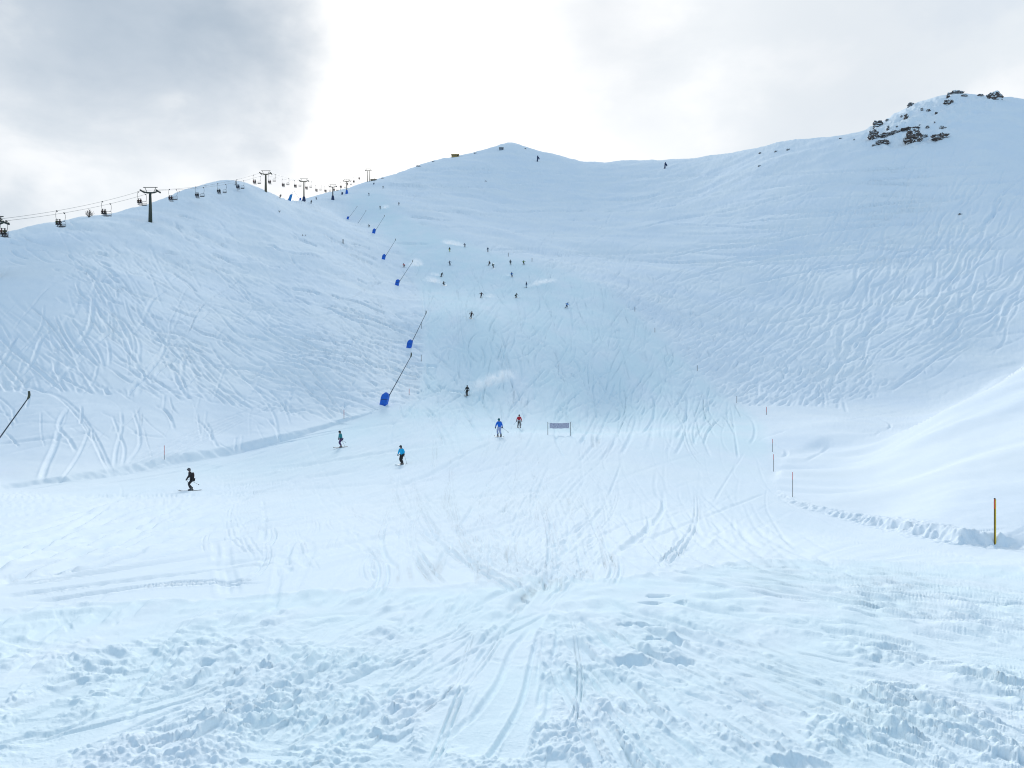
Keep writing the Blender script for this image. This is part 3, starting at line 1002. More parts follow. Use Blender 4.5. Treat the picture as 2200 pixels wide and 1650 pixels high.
# --- groomed snow: long scrapes running with the traffic
lat = X * math.cos(math.radians(6)) - Y * math.sin(math.radians(6))
alo = X * math.sin(math.radians(6)) + Y * math.cos(math.radians(6))
wl = vis_p * (1 - vis_c) * smooth01((RR - 9) / 6) * (1 - smooth01((RR - 85) / 40)) * smooth01((1500 - PX) / 500)
Z += wl * (0.045 * fbm(lat / 0.34, alo / 8.0, 2, 151) + 0.060 * fbm(lat / 0.8, alo / 13.0, 2, 153))
an2 = np.arctan2(X - 1.0, Y - 6.0)
wm = vis_p * (1 - vis_c) * smooth01((RR - 9) / 6) * (1 - smooth01((RR - 120) / 60)) * smooth01((PX - 750) / 400)
Z += wm * (0.022 * fbm(an2 * 45, RR / 14.0, 3, 155) + 0.03 * fbm(X / 0.9, Y / 3.5, 3, 156))

# --- churned foreground: lumps
sel = (vis_c > 0.02) & (RR < 22) & (np.abs(THG) < 0.75) & (RR > 2.0)
x_, y_ = X[sel], Y[sel]
cxw, cyw = 0.3, 10.0
an = np.arctan2(x_ - cxw, cyw + 2.5 - y_)
rad = np.hypot(x_ - cxw, cyw + 2.5 - y_)
streak = fbm(an * 7.0, rad * 0.55, 3, 101)
patch = fbm(x_ / 0.75, y_ / 0.9, 3, 105)
bare = smooth01((0.5 * fbm(x_ / 1.6, y_ / 1.9, 2, 108) + 0.75 * streak + 0.6 * patch + 0.55) / 0.8)
edge = vis_c[sel]
dens0 = np.clip(bare, 0, 1)
dens_ = np.clip(bare * (1 - 0.93 * flat_w[sel]), 0, 1) * smooth01((edge - 0.15) / 0.5)


def lumps(x, y, cell, prob, seed):
    """rounded clods: one candidate per cell, random place, size and squash"""
    g = np.random.default_rng(seed)
    tab = g.random((128, 128, 6)).astype(np.float32)
    u, v = x / cell, y / cell
    iu, iv = np.floor(u).astype(int), np.floor(v).astype(int)
    best = np.zeros(x.shape, np.float32)
    for du in (-1, 0, 1):
        for dv in (-1, 0, 1):
            T_ = tab[(iu + du) & 127, (iv + dv) & 127]
            ddx = u - (iu + du) - T_[:, 0]
            ddy = v - (iv + dv) - T_[:, 1]
            a_ = T_[:, 4] * 3.14
            ca, sa = np.cos(a_), np.sin(a_)
            e1, e2 = ddx * ca + ddy * sa, -ddx * sa + ddy * ca
            rad_ = 0.22 + 0.42 * T_[:, 2] ** 1.5
            q2 = (e1 / rad_) ** 2 + (e2 / (rad_ * (0.5 + 0.5 * T_[:, 5]))) ** 2
            hgt = rad_ * np.clip(1 - q2, 0, 1) ** 0.7 * (T_[:, 3] < prob)
            best = np.maximum(best, hgt)
    return best * cell


wx = x_ + 0.022 * pnoise(x_ / 0.09, y_ / 0.09, 120)
wy = y_ + 0.03 * pnoise(x_ / 0.09, y_ / 0.09, 121)
dr = np.gradient(RR, axis=1)[sel]
print('dens', dens_.mean(), np.percentile(dens_, [25, 50, 75, 95]), 'flat', flat_w[sel].mean(), 'dr', np.percentile(dr, [5, 50, 95]))


def res(cell):
    """fade out clods that the mesh rows cannot carry"""
    return smooth01((cell / dr - 1.3) / 2.0)


big = smooth01((dens_ - 0.5) / 0.4)
hl = lumps(wx, wy, 0.19, 0.10 * big, 7) * 0.13 * big * res(0.19)
hl = np.maximum(hl, lumps(wx, wy, 0.09, 0.45 * dens_, 8) * 0.30 * dens_ ** 0.7 * res(0.09))
hl = np.maximum(hl, lumps(wx, wy, 0.054, 0.9 * dens_, 9) * 0.55 * dens_ ** 0.5 * res(0.054))
hl = np.maximum(hl, lumps(wx, wy, 0.034, 0.04 + 0.8 * dens_, 10) * 0.8 * (0.25 + 0.75 * dens_) * res(0.034))
hl = np.maximum(hl, lumps(x_ * 0.42, y_ * 0.30, 0.12, 0.9 * dens_, 11) * 0.42 * dens_ * (1 - res(0.10)))
crumb = dens_ * (0.03 * np.abs(pnoise(x_ / 0.11, y_ / 0.13, 129)) * res(0.1) + 0.016 * np.abs(pnoise(x_ / 0.055, y_ / 0.06, 130)) * res(0.06) + 0.03 * (0.25 + 0.75 * res(0.16)) * fbm(x_ / 0.3, y_ / 0.55, 2, 131) + 0.008 * pnoise(x_ / 0.022, y_ / 0.03, 133) * res(0.03))
fineb = 0.007 * smooth01((rad / 40 / dr - 1.0) / 2) * fbm(an * 55, rad * 0.5, 2, 137) * smooth01((x_ + 2) / 3) + 0.006 * res(0.09) * fbm(x_ / 0.12, y_ / 0.25, 3, 135) + 0.016 * fbm(x_ / 0.9, y_ / 1.1, 2, 136)
fg = np.zeros_like(Z)
fg[sel] = hl + crumb + fineb + (0.03 * (1 - flat_w[sel]) * dens0) * smooth01((edge - 0.1) / 0.4)
fg = row_blur(fg, smooth01((RR - 5.5) / 3))
fg = row_blur(fg, smooth01((RR - 8) / 3))
for _ in range(3):
    fg = row_blur(fg, smooth01((RR - 8.5) / 2.5))
fg *= 1 - 0.5 * smooth01((RR - 9) / 3)
rim = np.exp(-((vis_c - 0.5) / 0.35) ** 2) * (RR > 6) * (RR < 20)
fg += rim * (0.035 * np.abs(fbm(X / 0.35, Y / 0.7, 2, 145)) + 0.015)
Z += fg * 1.08
for _ in range(46):
    x0, y0 = 1150 + N(0, 60), 1255 + U(0, 60)
    xb = U(-200, 2500)
    P = smooth_path([(x0, y0), (x0 + (xb - x0) * 0.28 + N(0, 25), y0 + 95 + N(0, 12)), (x0 + (xb - x0) * 0.62 + N(0, 20), y0 + 225), (xb, 1660)])
    f0 = U(0, 0.4)
    P = P[int(len(P) * f0):int(len(P) * U(f0 + 0.3, 1))]
    stamp(P, U(0.012, 0.022), U(0.012, 0.028), prof_pair if U(0, 1) < 0.4 else prof_trough, layer=GROOVE)
grv = GROOVE.result()[0]
for _ in range(3):
    grv = row_blur(grv, smooth01((RR - 6.5) / 3))
Z += grv
# pits left by boots
pits = [(1432, 1380, .36, .10, .07), (1356, 1426, .27, .09, .07), (1462, 1425, .22, .08, .05), (1398, 1298, .26, .09, .06), (1455, 1300, .22, .08, .06), (1395, 1350, .25, .09, .05), (1346, 1350, .17, .07, .05),
        (1418, 1283, .3, .08, .05), (1235, 1590, .26, .12, -.05), (1325, 1585, .12, .08, -.045), (1300, 1645, .34, .1, -.05), (1210, 1395, .2, .1, -.05), (230, 1510, .2, .1, -.04), (205, 1570, .22, .12, -.05), (2110, 1530, .3, .12, -.045), (1715, 1640, .3, .1, .04),
        (405, 1645, .25, .1, -.04), (120, 1390, .3, .1, -.05), (620, 1420, .2, .1, -.035)]
gx, gy, _o = ground_at([p[0] for p in pits], [p[1] for p in pits])
for (p, x0, y0) in zip(pits, gx, gy):
    m = (np.abs(X - x0) < 0.8) & (np.abs(Y - y0) < 0.8)
    e = ((X[m] - x0) / p[2] * 2) ** 2 + ((Y[m] - y0) / (p[3] * 2.0) * 2) ** 2
    if p[4] < 0:
        continue
    e = e * (1 + 0.5 * pnoise(X[m] / 0.10, Y[m] / 0.12, 140))
    Z[m] -= p[4] * np.clip(1.15 - e, 0, 1) ** 0.6

SV = np.maximum.accumulate(Z / np.maximum(Y, 1e-3), 1)
SV[np.abs(TH) > 1.2] = 0
# ------------------------------------------------------------------ terrain: mesh
def build_terrain():
    nv = NC * NR + 1
    co = np.empty((nv, 3), np.float32)
    co[:-1, 0] = X.ravel()
    co[:-1, 1] = Y.ravel()
    co[:-1, 2] = Z.ravel()
    co[-1] = (0, 0, -1.72)
    idx = np.arange(NC * NR).reshape(NC, NR)
    nxt = np.roll(idx, -1, axis=0)
    a = idx[:, :-1]
    b = idx[:, 1:]
    c_ = nxt[:, 1:]
    d = nxt[:, :-1]
    quads = np.stack([a, b, c_, d], -1).reshape(-1, 4)
    fan = np.stack([np.full(NC, nv - 1), idx[:, 0], nxt[:, 0]], -1)
    me = bpy.data.meshes.new('ground')
    me.vertices.add(nv)
    me.vertices.foreach_set('co', co.ravel())
    nl = quads.size + fan.size
    me.loops.add(nl)
    me.loops.foreach_set('vertex_index', np.concatenate([quads.ravel(), fan.ravel()]).astype(np.int32))
    npoly = len(quads) + len(fan)
    me.polygons.add(npoly)
    starts = np.concatenate([np.arange(len(quads)) * 4, quads.size + np.arange(len(fan)) * 3])
    me.polygons.foreach_set('loop_start', starts.astype(np.int32))
    me.update(calc_edges=True)
    me.polygons.foreach_set('use_smooth', np.ones(npoly, bool))
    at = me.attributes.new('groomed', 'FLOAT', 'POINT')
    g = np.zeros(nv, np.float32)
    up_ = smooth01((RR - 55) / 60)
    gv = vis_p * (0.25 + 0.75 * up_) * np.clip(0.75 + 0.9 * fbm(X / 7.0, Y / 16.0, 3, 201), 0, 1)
    gv = np.maximum(gv, 0.85 * vis_c * np.clip(0.8 + 0.8 * fbm(X / 0.8, Y / 1.2, 2, 203), 0, 1))  # same bluish tint laid in patches over the ungroomed, churned foreground
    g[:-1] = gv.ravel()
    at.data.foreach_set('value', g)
    me.materials.append(SNOW)
    me.update()
    o = bpy.data.objects.new('ground', me)
    o['kind'] = 'structure'
    o['label'] = 'snow covered mountain slope with ski tracks and groomed piste'
    COL.objects.link(o)
    return o


ground = build_terrain()
# ------------------------------------------------------------------ object helpers
def ground_z(x, y):
    return float(sample(Z, np.array([x]), np.array([y]))[0])


def spot(px, py):
    """point of the snow seen at a photo pixel"""
    x, y, ok = ground_at(px, py)
    x, y = float(x[0]), float(y[0])
    return Vector((x, y, ground_z(x, y)))


def normal_at(x, y, e=1.5):
    gx = (ground_z(x + e, y) - ground_z(x - e, y)) / (2 * e)
    gy = (ground_z(x, y + e) - ground_z(x, y - e)) / (2 * e)
    return Vector((-gx, -gy, 1)).normalized()


class MB:
    """collects simple solids and links them as ONE mesh"""

    def __init__(self):
        self.v, self.f = [], []

    def add(self, vs, fs):
        o = len(self.v)
        self.v += [tuple(p) for p in vs]
        self.f += [tuple(i + o for i in f) for f in fs]
        return self

    def box(self, c, s, rot=None):
        c = Vector(c)
        pts = []
        for z in (-.5, .5):
            for x, y in ((-.5, -.5), (.5, -.5), (.5, .5), (-.5, .5)):
                p = Vector((x * s[0], y * s[1], z * s[2]))
                if rot is not None:
                    p = rot @ p
                pts.append(c + p)
        return self.add(pts, [(3, 2, 1, 0), (4, 5, 6, 7), (0, 1, 5, 4), (1, 2, 6, 5), (2, 3, 7, 6), (3, 0, 4, 7)])

    def tube(self, path, rad, n=8, cap=True, flat=1.0):
        path = [Vector(p) for p in path]
        if isinstance(rad, (int, float)):
            rad = [rad] * len(path)
        rings = []
        ref = None
        for i, p in enumerate(path):
            t = (path[min(i + 1, len(path) - 1)] - path[max(i - 1, 0)]).normalized()
            if ref is None:
                ref = Vector((1, 0, 0)) if abs(t.x) < 0.8 else Vector((0, 1, 0))
            a = (ref - t * ref.dot(t)).normalized()
            b = t.cross(a)
            ref = a
            rings.append([p + (a * math.cos(2 * math.pi * k / n) + b * math.sin(2 * math.pi * k / n) * flat) * rad[i] for k in range(n)])
        vs = [q_ for r in rings for q_ in r]
        fs = []
        for i in range(len(path) - 1):
            for k in range(n):
                fs.append((i * n + k, i * n + (k + 1) % n, (i + 1) * n + (k + 1) % n, (i + 1) * n + k))
        if cap:
            fs.append(tuple(range(n - 1, -1, -1)))
            fs.append(tuple((len(path) - 1) * n + k for k in range(n)))
        return self.add(vs, fs)

    def ball(self, c, r, n=10, m=6):
        c = Vector(c)
        r = Vector((r, r, r)) if isinstance(r, (int, float)) else Vector(r)
        vs = [c + Vector((0, 0, -r.z))]
        for j in range(1, m):
            a = -math.pi / 2 + math.pi * j / m
            for k in range(n):
                b = 2 * math.pi * k / n
                vs.append(c + Vector((r.x * math.cos(a) * math.cos(b), r.y * math.cos(a) * math.sin(b), r.z * math.sin(a))))
        vs.append(c + Vector((0, 0, r.z)))
        fs = [(0, 1 + (k + 1) % n, 1 + k) for k in range(n)]
        for j in range(m - 2):
            for k in range(n):
                fs.append((1 + j * n + k, 1 + j * n + (k + 1) % n, 1 + (j + 1) * n + (k + 1) % n, 1 + (j + 1) * n + k))
        L = len(vs) - 1
        fs += [(1 + (m - 2) * n + k, 1 + (m - 2) * n + (k + 1) % n, L) for k in range(n)]
        return self.add(vs, fs)

    def mesh(self, name, material=None, smooth=False):
        me = bpy.data.meshes.new(name)
        me.from_pydata(self.v, [], self.f)
        if smooth:
            me.polygons.foreach_set('use_smooth', [True] * len(me.polygons))
        if material:
            me.materials.append(material)
        me.update()
        return me

    def build(self, name, material, parent=None, smooth=False):
        o = bpy.data.objects.new(name, self.mesh(name, material, smooth))
        COL.objects.link(o)
        if parent:
            o.parent = parent
        return o


def tag(o, label, cat, group=None, kind=None):
    o['label'] = label
    if cat:
        o['category'] = cat
    if group:
        o['group'] = group
    if kind:
        o['kind'] = kind
    return o


def thing(name, label, cat, loc=(0, 0, 0), group=None, rotz=0.0):
    o = bpy.data.objects.new(name, None)
    COL.objects.link(o)
    o.empty_display_size = 0.2
    o.location = loc
    o.rotation_euler = (0, 0, rotz)
    return tag(o, label, cat, group)


def copy_tree(o, parent=None):
    c_ = o.copy()
    COL.objects.link(c_)
    if parent:
        c_.parent = parent
    for ch in list(o.children):
        copy_tree(ch, c_)
    return c_


M = {
    'steel': mat('galvanised_steel', (0.16, 0.17, 0.17), 0.5, 0.6),
    'darksteel': mat('dark_steel', (0.035, 0.042, 0.04), 0.55, 0.3),
    'pylon': mat('pylon_green_paint', (0.030, 0.045, 0.030), 0.55),
    'pylonfar': mat('pylon_weathered_paint', (0.11, 0.095, 0.05), 0.6),
    'lance': mat('lance_metal', (0.07, 0.085, 0.10), 0.5, 0.4),
    'nozzle': mat('nozzle_head', (0.05, 0.06, 0.035), 0.5),
    'pad': mat('blue_padding', (0.003, 0.115, 0.56), 0.55, vary=0.18, scale=3, bump=0.3),
    'navy': mat('navy_padding', (0.010, 0.032, 0.10), 0.6),
    'cyan': mat('cyan_tarpaulin', (0.01, 0.22, 0.55), 0.5, scale=2, bump=0.5),
    'seat': mat('chair_seat', (0.02, 0.02, 0.022), 0.7),
    'orange': mat('orange_marker', (0.62, 0.10, 0.05), 0.5),
    'pinkred': mat('red_marker', (0.62, 0.07, 0.06), 0.5),
    'polegrey': mat('pole_dark', (0.075, 0.06, 0.05), 0.6),
    'yellow': mat('yellow_marker', (0.80, 0.56, 0.04), 0.5),
    'polebrown': mat('pole_brown', (0.17, 0.12, 0.02), 0.6),
    'skin': mat('skin', (0.45, 0.26, 0.18), 0.6),
    'boot': mat('ski_boot', (0.06, 0.065, 0.07), 0.4),
    'ski_dark': mat('ski_dark', (0.03, 0.035, 0.045), 0.35),
    'ski_white': mat('ski_white', (0.55, 0.58, 0.6), 0.35),
    'alu': mat('pole_shaft', (0.10, 0.11, 0.12), 0.4, 0.3),
    'wood': mat('hut_wood', (0.36, 0.25, 0.08), 0.7, scale=1.5),
    'concrete': mat('hut_grey', (0.22, 0.26, 0.30), 0.7, scale=1.5),
    'woodgrey': mat('station_cladding', (0.20, 0.17, 0.11), 0.7, scale=1.5),
    'glass': mat('window_glass', (0.03, 0.04, 0.05), 0.15),
    'twig': mat('bare_twigs', (0.07, 0.055, 0.045), 0.8),
    'needle': mat('fir_needles', (0.018, 0.03, 0.02), 0.8),
    'goggle': mat('goggles', (0.015, 0.012, 0.012), 0.15),
    'bark': mat('fir_bark', (0.05, 0.035, 0.025), 0.9),
}


def rock_material():
    m = bpy.data.materials.new('rock')
    m.use_nodes = True
    nt = m.node_tree
    b = nt.nodes['Principled BSDF']
    geo = nt.nodes.new('ShaderNodeNewGeometry')

    def nz(scale, detail, stretch=1.0):
        mp = nt.nodes.new('ShaderNodeMapping')
        mp.inputs['Scale'].default_value = (1, 1, stretch)
        nt.links.new(geo.outputs['Position'], mp.inputs[0])
        n = nt.nodes.new('ShaderNodeTexNoise')
        n.inputs['Scale'].default_value = scale
        n.inputs['Detail'].default_value = detail
        nt.links.new(mp.outputs[0], n.inputs['Vector'])
        return n.outputs['Fac']
    rp = nt.nodes.new('ShaderNodeValToRGB')
    rp.color_ramp.elements[0].position = 0.36
    rp.color_ramp.elements[1].position = 0.66
    rp.color_ramp.elements[0].color = (0.035, 0.033, 0.034, 1)
    rp.color_ramp.elements[1].color = (0.19, 0.145, 0.125, 1)
    nt.links.new(nz(0.7, 7, 2.2), rp.inputs[0])
    sepn = nt.nodes.new('ShaderNodeSeparateXYZ')
    nt.links.new(geo.outputs['Normal'], sepn.inputs[0])
    ad = nt.nodes.new('ShaderNodeMath')
    ad.operation = 'MULTIPLY_ADD'
    nt.links.new(nz(1.1, 5), ad.inputs[0])
    ad.inputs[1].default_value = 1.3
    nt.links.new(sepn.outputs[2], ad.inputs[2])
    r2 = nt.nodes.new('ShaderNodeMapRange')
    nt.links.new(ad.outputs[0], r2.inputs[0])
    r2.inputs[1].default_value = 0.86
    r2.inputs[2].default_value = 0.95
    mx = nt.nodes.new('ShaderNodeMix')
    mx.data_type = 'RGBA'
    nt.links.new(r2.outputs[0], mx.inputs[0])
    nt.links.new(rp.outputs[0], mx.inputs[6])
    mx.inputs[7].default_value = (0.82, 0.90, 0.94, 1)
    nt.links.new(mx.outputs[2], b.inputs['Base Color'])
    b.inputs['Roughness'].default_value = 0.85
    bp = nt.nodes.new('ShaderNodeBump')
    bp.inputs['Distance'].default_value = 0.4
    nt.links.new(nz(1.8, 6, 2.0), bp.inputs['Height'])
    nt.links.new(bp.outputs[0], b.inputs['Normal'])
    return m


ROCK = rock_material()
_cols = {}


def cloth(r, g, b):
    k = (r, g, b)
    if k not in _cols:
        _cols[k] = mat('ski_clothing', k, 0.75, vary=0.15, scale=5, bump=0.25)
    return _cols[k]


# ------------------------------------------------------------------ chairlift
def lift_x(yv, side):
    return -92.6 - 0.0285 * (yv - 160) + side * 2.0


def lift_y(px, side):
    u = (px - 1100) / F
    # x = u*y  and  x = -92.6 - .0285*(y-160) + 2*side
    return (-92.6 + 0.0285 * 160 + 2.0 * side) / (u + 0.0285)


PYLON_PX = [(-15, 479), (323, 412), (571, 373), (653, 389), (715, 401), (745, 389), (791, 366)]
PYL = []
for px, pya in PYLON_PX:
    yv = lift_y(px, 0)
    xv = lift_x(yv, 0)
    PYL.append((xv, yv, (YH - pya) / F * yv))
ROPE = [(lift_y(-700, 0), None)] + PYL
yv0 = 88.0
ROPE_PTS = [(yv0, PYL[0][2] - (PYL[0][1] - yv0) * 0.36)] + [(p[1], p[2]) for p in PYL] + [(PYL[-1][1] + 26, PYL[-1][2] - 2.0)]


def rope_z(yv):
    for (a, za), (b, zb) in zip(ROPE_PTS[:-1], ROPE_PTS[1:]):
        if yv <= b:
            t = (yv - a) / (b - a)
            return za + (zb - za) * t - 4 * 0.014 * (b - a) * t * (1 - t)
    return ROPE_PTS[-1][1]


def lift_pylon(i, label, paint, pad=None, scale=1.0, twin=False):
    x, y, za = PYL[i]
    zg = ground_z(x, y) - 0.4
    h = za - zg
    t = thing('lift_pylon', label, 'lift pylon', (x, y, zg), 'chairlift pylons')
    s = scale
    if twin:
        for dx, dy in ((-0.6, 0), (0.75, 1.5)):
            MB().tube([(dx, dy, 0), (dx, dy, h - 0.2)], [0.36 * s, 0.2 * s], 10).build('mast', paint, t, True)
    else:
        MB().tube([(0, 0, 0), (0, 0, h * 0.5), (0, 0, h - 0.15)], [0.50 * s, 0.40 * s, 0.30 * s], 14).build('mast', paint, t, True)
    mb = MB()
    mb.tube([(-2.0, 0, h + 0.10), (-1.0, 0, h - 0.22), (0, 0, h - 0.28), (1.0, 0, h - 0.22), (2.0, 0, h + 0.10)], [0.13, 0.20, 0.24, 0.20, 0.13], 8)
    mb.build('crossarm', paint, t, True)
    for sd in (-1, 1):
        m2 = MB().box((sd * 2.05, 0, h + 0.05), (0.22, 2.6, 0.22))
        tr = m2.build('sheave_train', paint, t)
        for k in range(4):
            yy = -1.05 + k * 0.7
            MB().tube([(sd * 2.05 - 0.17, yy, h + 0.13), (sd * 2.05 + 0.17, yy, h + 0.13)], 0.2, 10).build('sheave', M['darksteel'], tr, True)
    fr = MB()
    for sd in (-1, 1):
        fr.tube([(sd * 0.85, 0, h - 0.1), (sd * 1.45, 0, h + 1.12)], 0.075, 6)
    fr.tube([(-1.85, 0, h + 1.14), (1.85, 0, h + 1.14)], 0.085, 6)
    fr.build('service_frame', paint, t)
    ld = MB()
    for sd in (-0.17, 0.17):
        ld.tube([(sd, -0.58, 0.8), (sd, -0.42, h - 0.6)], 0.025, 4)
    for k in range(int(h / 0.45) - 2):
        zz = 0.9 + k * 0.45
        ld.tube([(-0.17, -0.58 + 0.16 * zz / h, zz), (0.17, -0.58 + 0.16 * zz / h, zz)], 0.018, 4)
    ld.build('ladder', M['steel'], t)
    if pad:
        MB().tube([(0, 0, 0.1), (0, 0, 0.5), (0, 0, 2.6), (0, 0, 2.75)], [0.95, 0.92, 0.62, 0.5], 10).build('padding', pad, t, True)
    return t


PLAB = ['green lift pylon half cut by the left edge of the picture',
        'tall dark green lift pylon standing alone on the left slope',
        'lift pylon on the crest of the left hill beside its shoulder',
        'lift pylon with dark padded foot just behind the left hill',
        'lift pylon with flared navy padding in the snowy saddle',
        'slim brown lift pylon with bright blue padding below the knoll',
        'twin masted lift pylon on the knoll by the top station']
PAINT = [M['pylon'], M['pylon'], M['pylonfar'], M['pylonfar'], M['darksteel'], M['pylonfar'], M['pylonfar']]
PADS = [None, None, None, M['navy'], M['navy'], M['pad'], None]
for i in range(7):
    lift_pylon(i, PLAB[i], PAINT[i], PADS[i], 1.0 if i < 3 else 0.75, i == 6)

for sd, lab in ((-1, 'taut steel haul rope carrying the occupied lift chairs uphill'), (1, 'taut steel haul rope carrying the empty lift chairs downhill')):
    pts = []
    for yv in np.linspace(yv0, ROPE_PTS[-1][0], 160):
        pts.append((lift_x(yv, sd), yv, rope_z(yv) + 0.36))
    tag(MB().tube(pts, 0.028, 5).build('haul_rope', M['steel'], None, True), lab, 'lift rope', 'haul ropes of the chairlift')


def make_chair(name, label, group):
    """two-seat chair hanging from the rope at the origin; the sitter faces +y"""
    t = thing(name, label, 'lift chair', group=group)
    MB().box((0, 0, 0), (0.16, 0.42, 0.2)).build('grip', M['darksteel'], t)
    MB().tube([(0, 0, -0.05), (-0.10, 0, -0.10), (-0.20, 0, -0.4), (-0.22, 0, -1.0), (-0.14, 0, -1.55), (0.05, 0, -1.70), (0.32, 0, -1.72)], 0.038, 7).build('hanger', M['darksteel'], t, True)
    fr = MB()
    W_ = 0.58
    cxx = 0.30
    for yy, zt in ((-0.05, -1.72),):
        fr.tube([(cxx - W_ + .12, yy, zt), (cxx - W_, yy, zt - .12), (cxx - W_, yy - .06, -2.75), (cxx - W_, yy + .3, -2.82), (cxx - W_, yy + .42, -2.78)], 0.026, 6)
        fr.tube([(cxx + W_ - .12, yy, zt), (cxx + W_, yy, zt - .12), (cxx + W_, yy - .06, -2.75), (cxx + W_, yy + .3, -2.82), (cxx + W_, yy + .42, -2.78)], 0.026, 6)
        fr.tube([(cxx - W_ + .12, yy, zt), (cxx + W_ - .12, yy, zt)], 0.035, 6)
    fr.build('frame', M['darksteel'], t, True)
    MB().box((cxx, 0.16, -2.74), (1.12, 0.48, 0.10)).build('seat', M['seat'], t)
    br = MB()
    for zz in (-2.48, -2.26):
        br.tube([(cxx - W_, -0.11, zz), (cxx + W_, -0.11, zz)], 0.03, 5)
    br.build('backrest', M['darksteel'], t)
    MB().tube([(cxx - W_, 0.02, -2.30), (cxx - W_, 0.42, -2.26), (cxx + W_, 0.42, -2.26), (cxx + W_, 0.02, -2.30)], 0.025, 5).build('safety_bar', M['darksteel'], t)
    return t


UP_PX = [5, 124, 222, 299, 366, 423, 470, 511, 547, 579.5, 609, 635, 659, 680.5, 700, 718, 733, 747, 761, 773]
UP_WHERE = ['at the left picture edge beside the cut off pylon', 'above the snow left of the bare bush', 'just right of the bare bush on the skyline', 'just left of the tall green pylon',
            'first to the right of the tall green pylon', 'second to the right of the tall green pylon', 'below the rounded top of the left hill', 'beside the small dark fir on the left hill',
            'left of the pylon on the left crest', 'right of the pylon on the left crest', 'above the cyan tarpaulin', 'left of the pylon with dark padded foot', 'right of the pylon with dark padded foot',
            'midway to the navy padded pylon', 'left of the navy padded pylon', 'in front of the navy padded pylon', 'between navy and blue padded pylons', 'by the bright blue padded pylon',
            'climbing past the blue padded pylon', 'arriving below the top station']
DN_PX = [13, 137, 236, 312, 378, 436, 484, 522, 558, 590, 619, 645, 668, 689, 709, 725, 741, 754]
DN_WHERE = list(UP_WHERE)
chair0 = make_chair('lift_chair', 'x', 'occupied chairs going up')
chairE = make_chair('lift_chair', 'x', 'empty chairs coming down')
CHAIRS_UP = []
for k, px in enumerate(UP_PX):
    o = chair0 if k == 0 else copy_tree(chair0)
    yv = lift_y(px - 2, -1)
    o.location = (lift_x(yv, -1), yv, rope_z(yv) + 0.30)
    o['label'] = 'two seat lift chair with riders, ' + UP_WHERE[k]
    CHAIRS_UP.append(o)
for k, px in enumerate(DN_PX):
    o = chairE if k == 0 else copy_tree(chairE)
    yv = lift_y(px + 1, 1)
    o.location = (lift_x(yv, 1), yv, rope_z(yv) + 0.30)
    o.rotation_euler = (0, 0, math.pi)
    o['label'] = 'empty two seat lift chair, ' + DN_WHERE[k]

# ------------------------------------------------------------------ people


def skin_mesh(name, joints, edges, rad, root, level=1):
    me = bpy.data.meshes.new(name)
    me.from_pydata([tuple(j) for j in joints], edges, [])
    o = bpy.data.objects.new(name, me)
    COL.objects.link(o)
    sk = o.modifiers.new('skin', 'SKIN')
    sk.use_smooth_shade = True
    sub = o.modifiers.new('sub', 'SUBSURF')
    sub.levels = level
    sub.render_levels = level
    for i, v in enumerate(me.skin_vertices[0].data):
        v.radius = rad[i] if isinstance(rad[i], tuple) else (rad[i], rad[i])
        v.use_root = i == root
    dg = bpy.context.evaluated_depsgraph_get()
    ev = o.evaluated_get(dg)
    out = bpy.data.meshes.new_from_object(ev)
    out.name = name
    bpy.data.objects.remove(o)
    bpy.data.meshes.remove(me)
    return out


def knee_of(hip, ank, l1, l2, fwd):
    d = ank - hip
    L = min(d.length, l1 + l2 - 0.005)
    a = (l1 * l1 - l2 * l2 + L * L) / (2 * L)
    h = math.sqrt(max(l1 * l1 - a * a, 0))
    dn = d.normalized()
    f = (fwd - dn * fwd.dot(dn)).normalized()
    return hip + dn * a + f * h


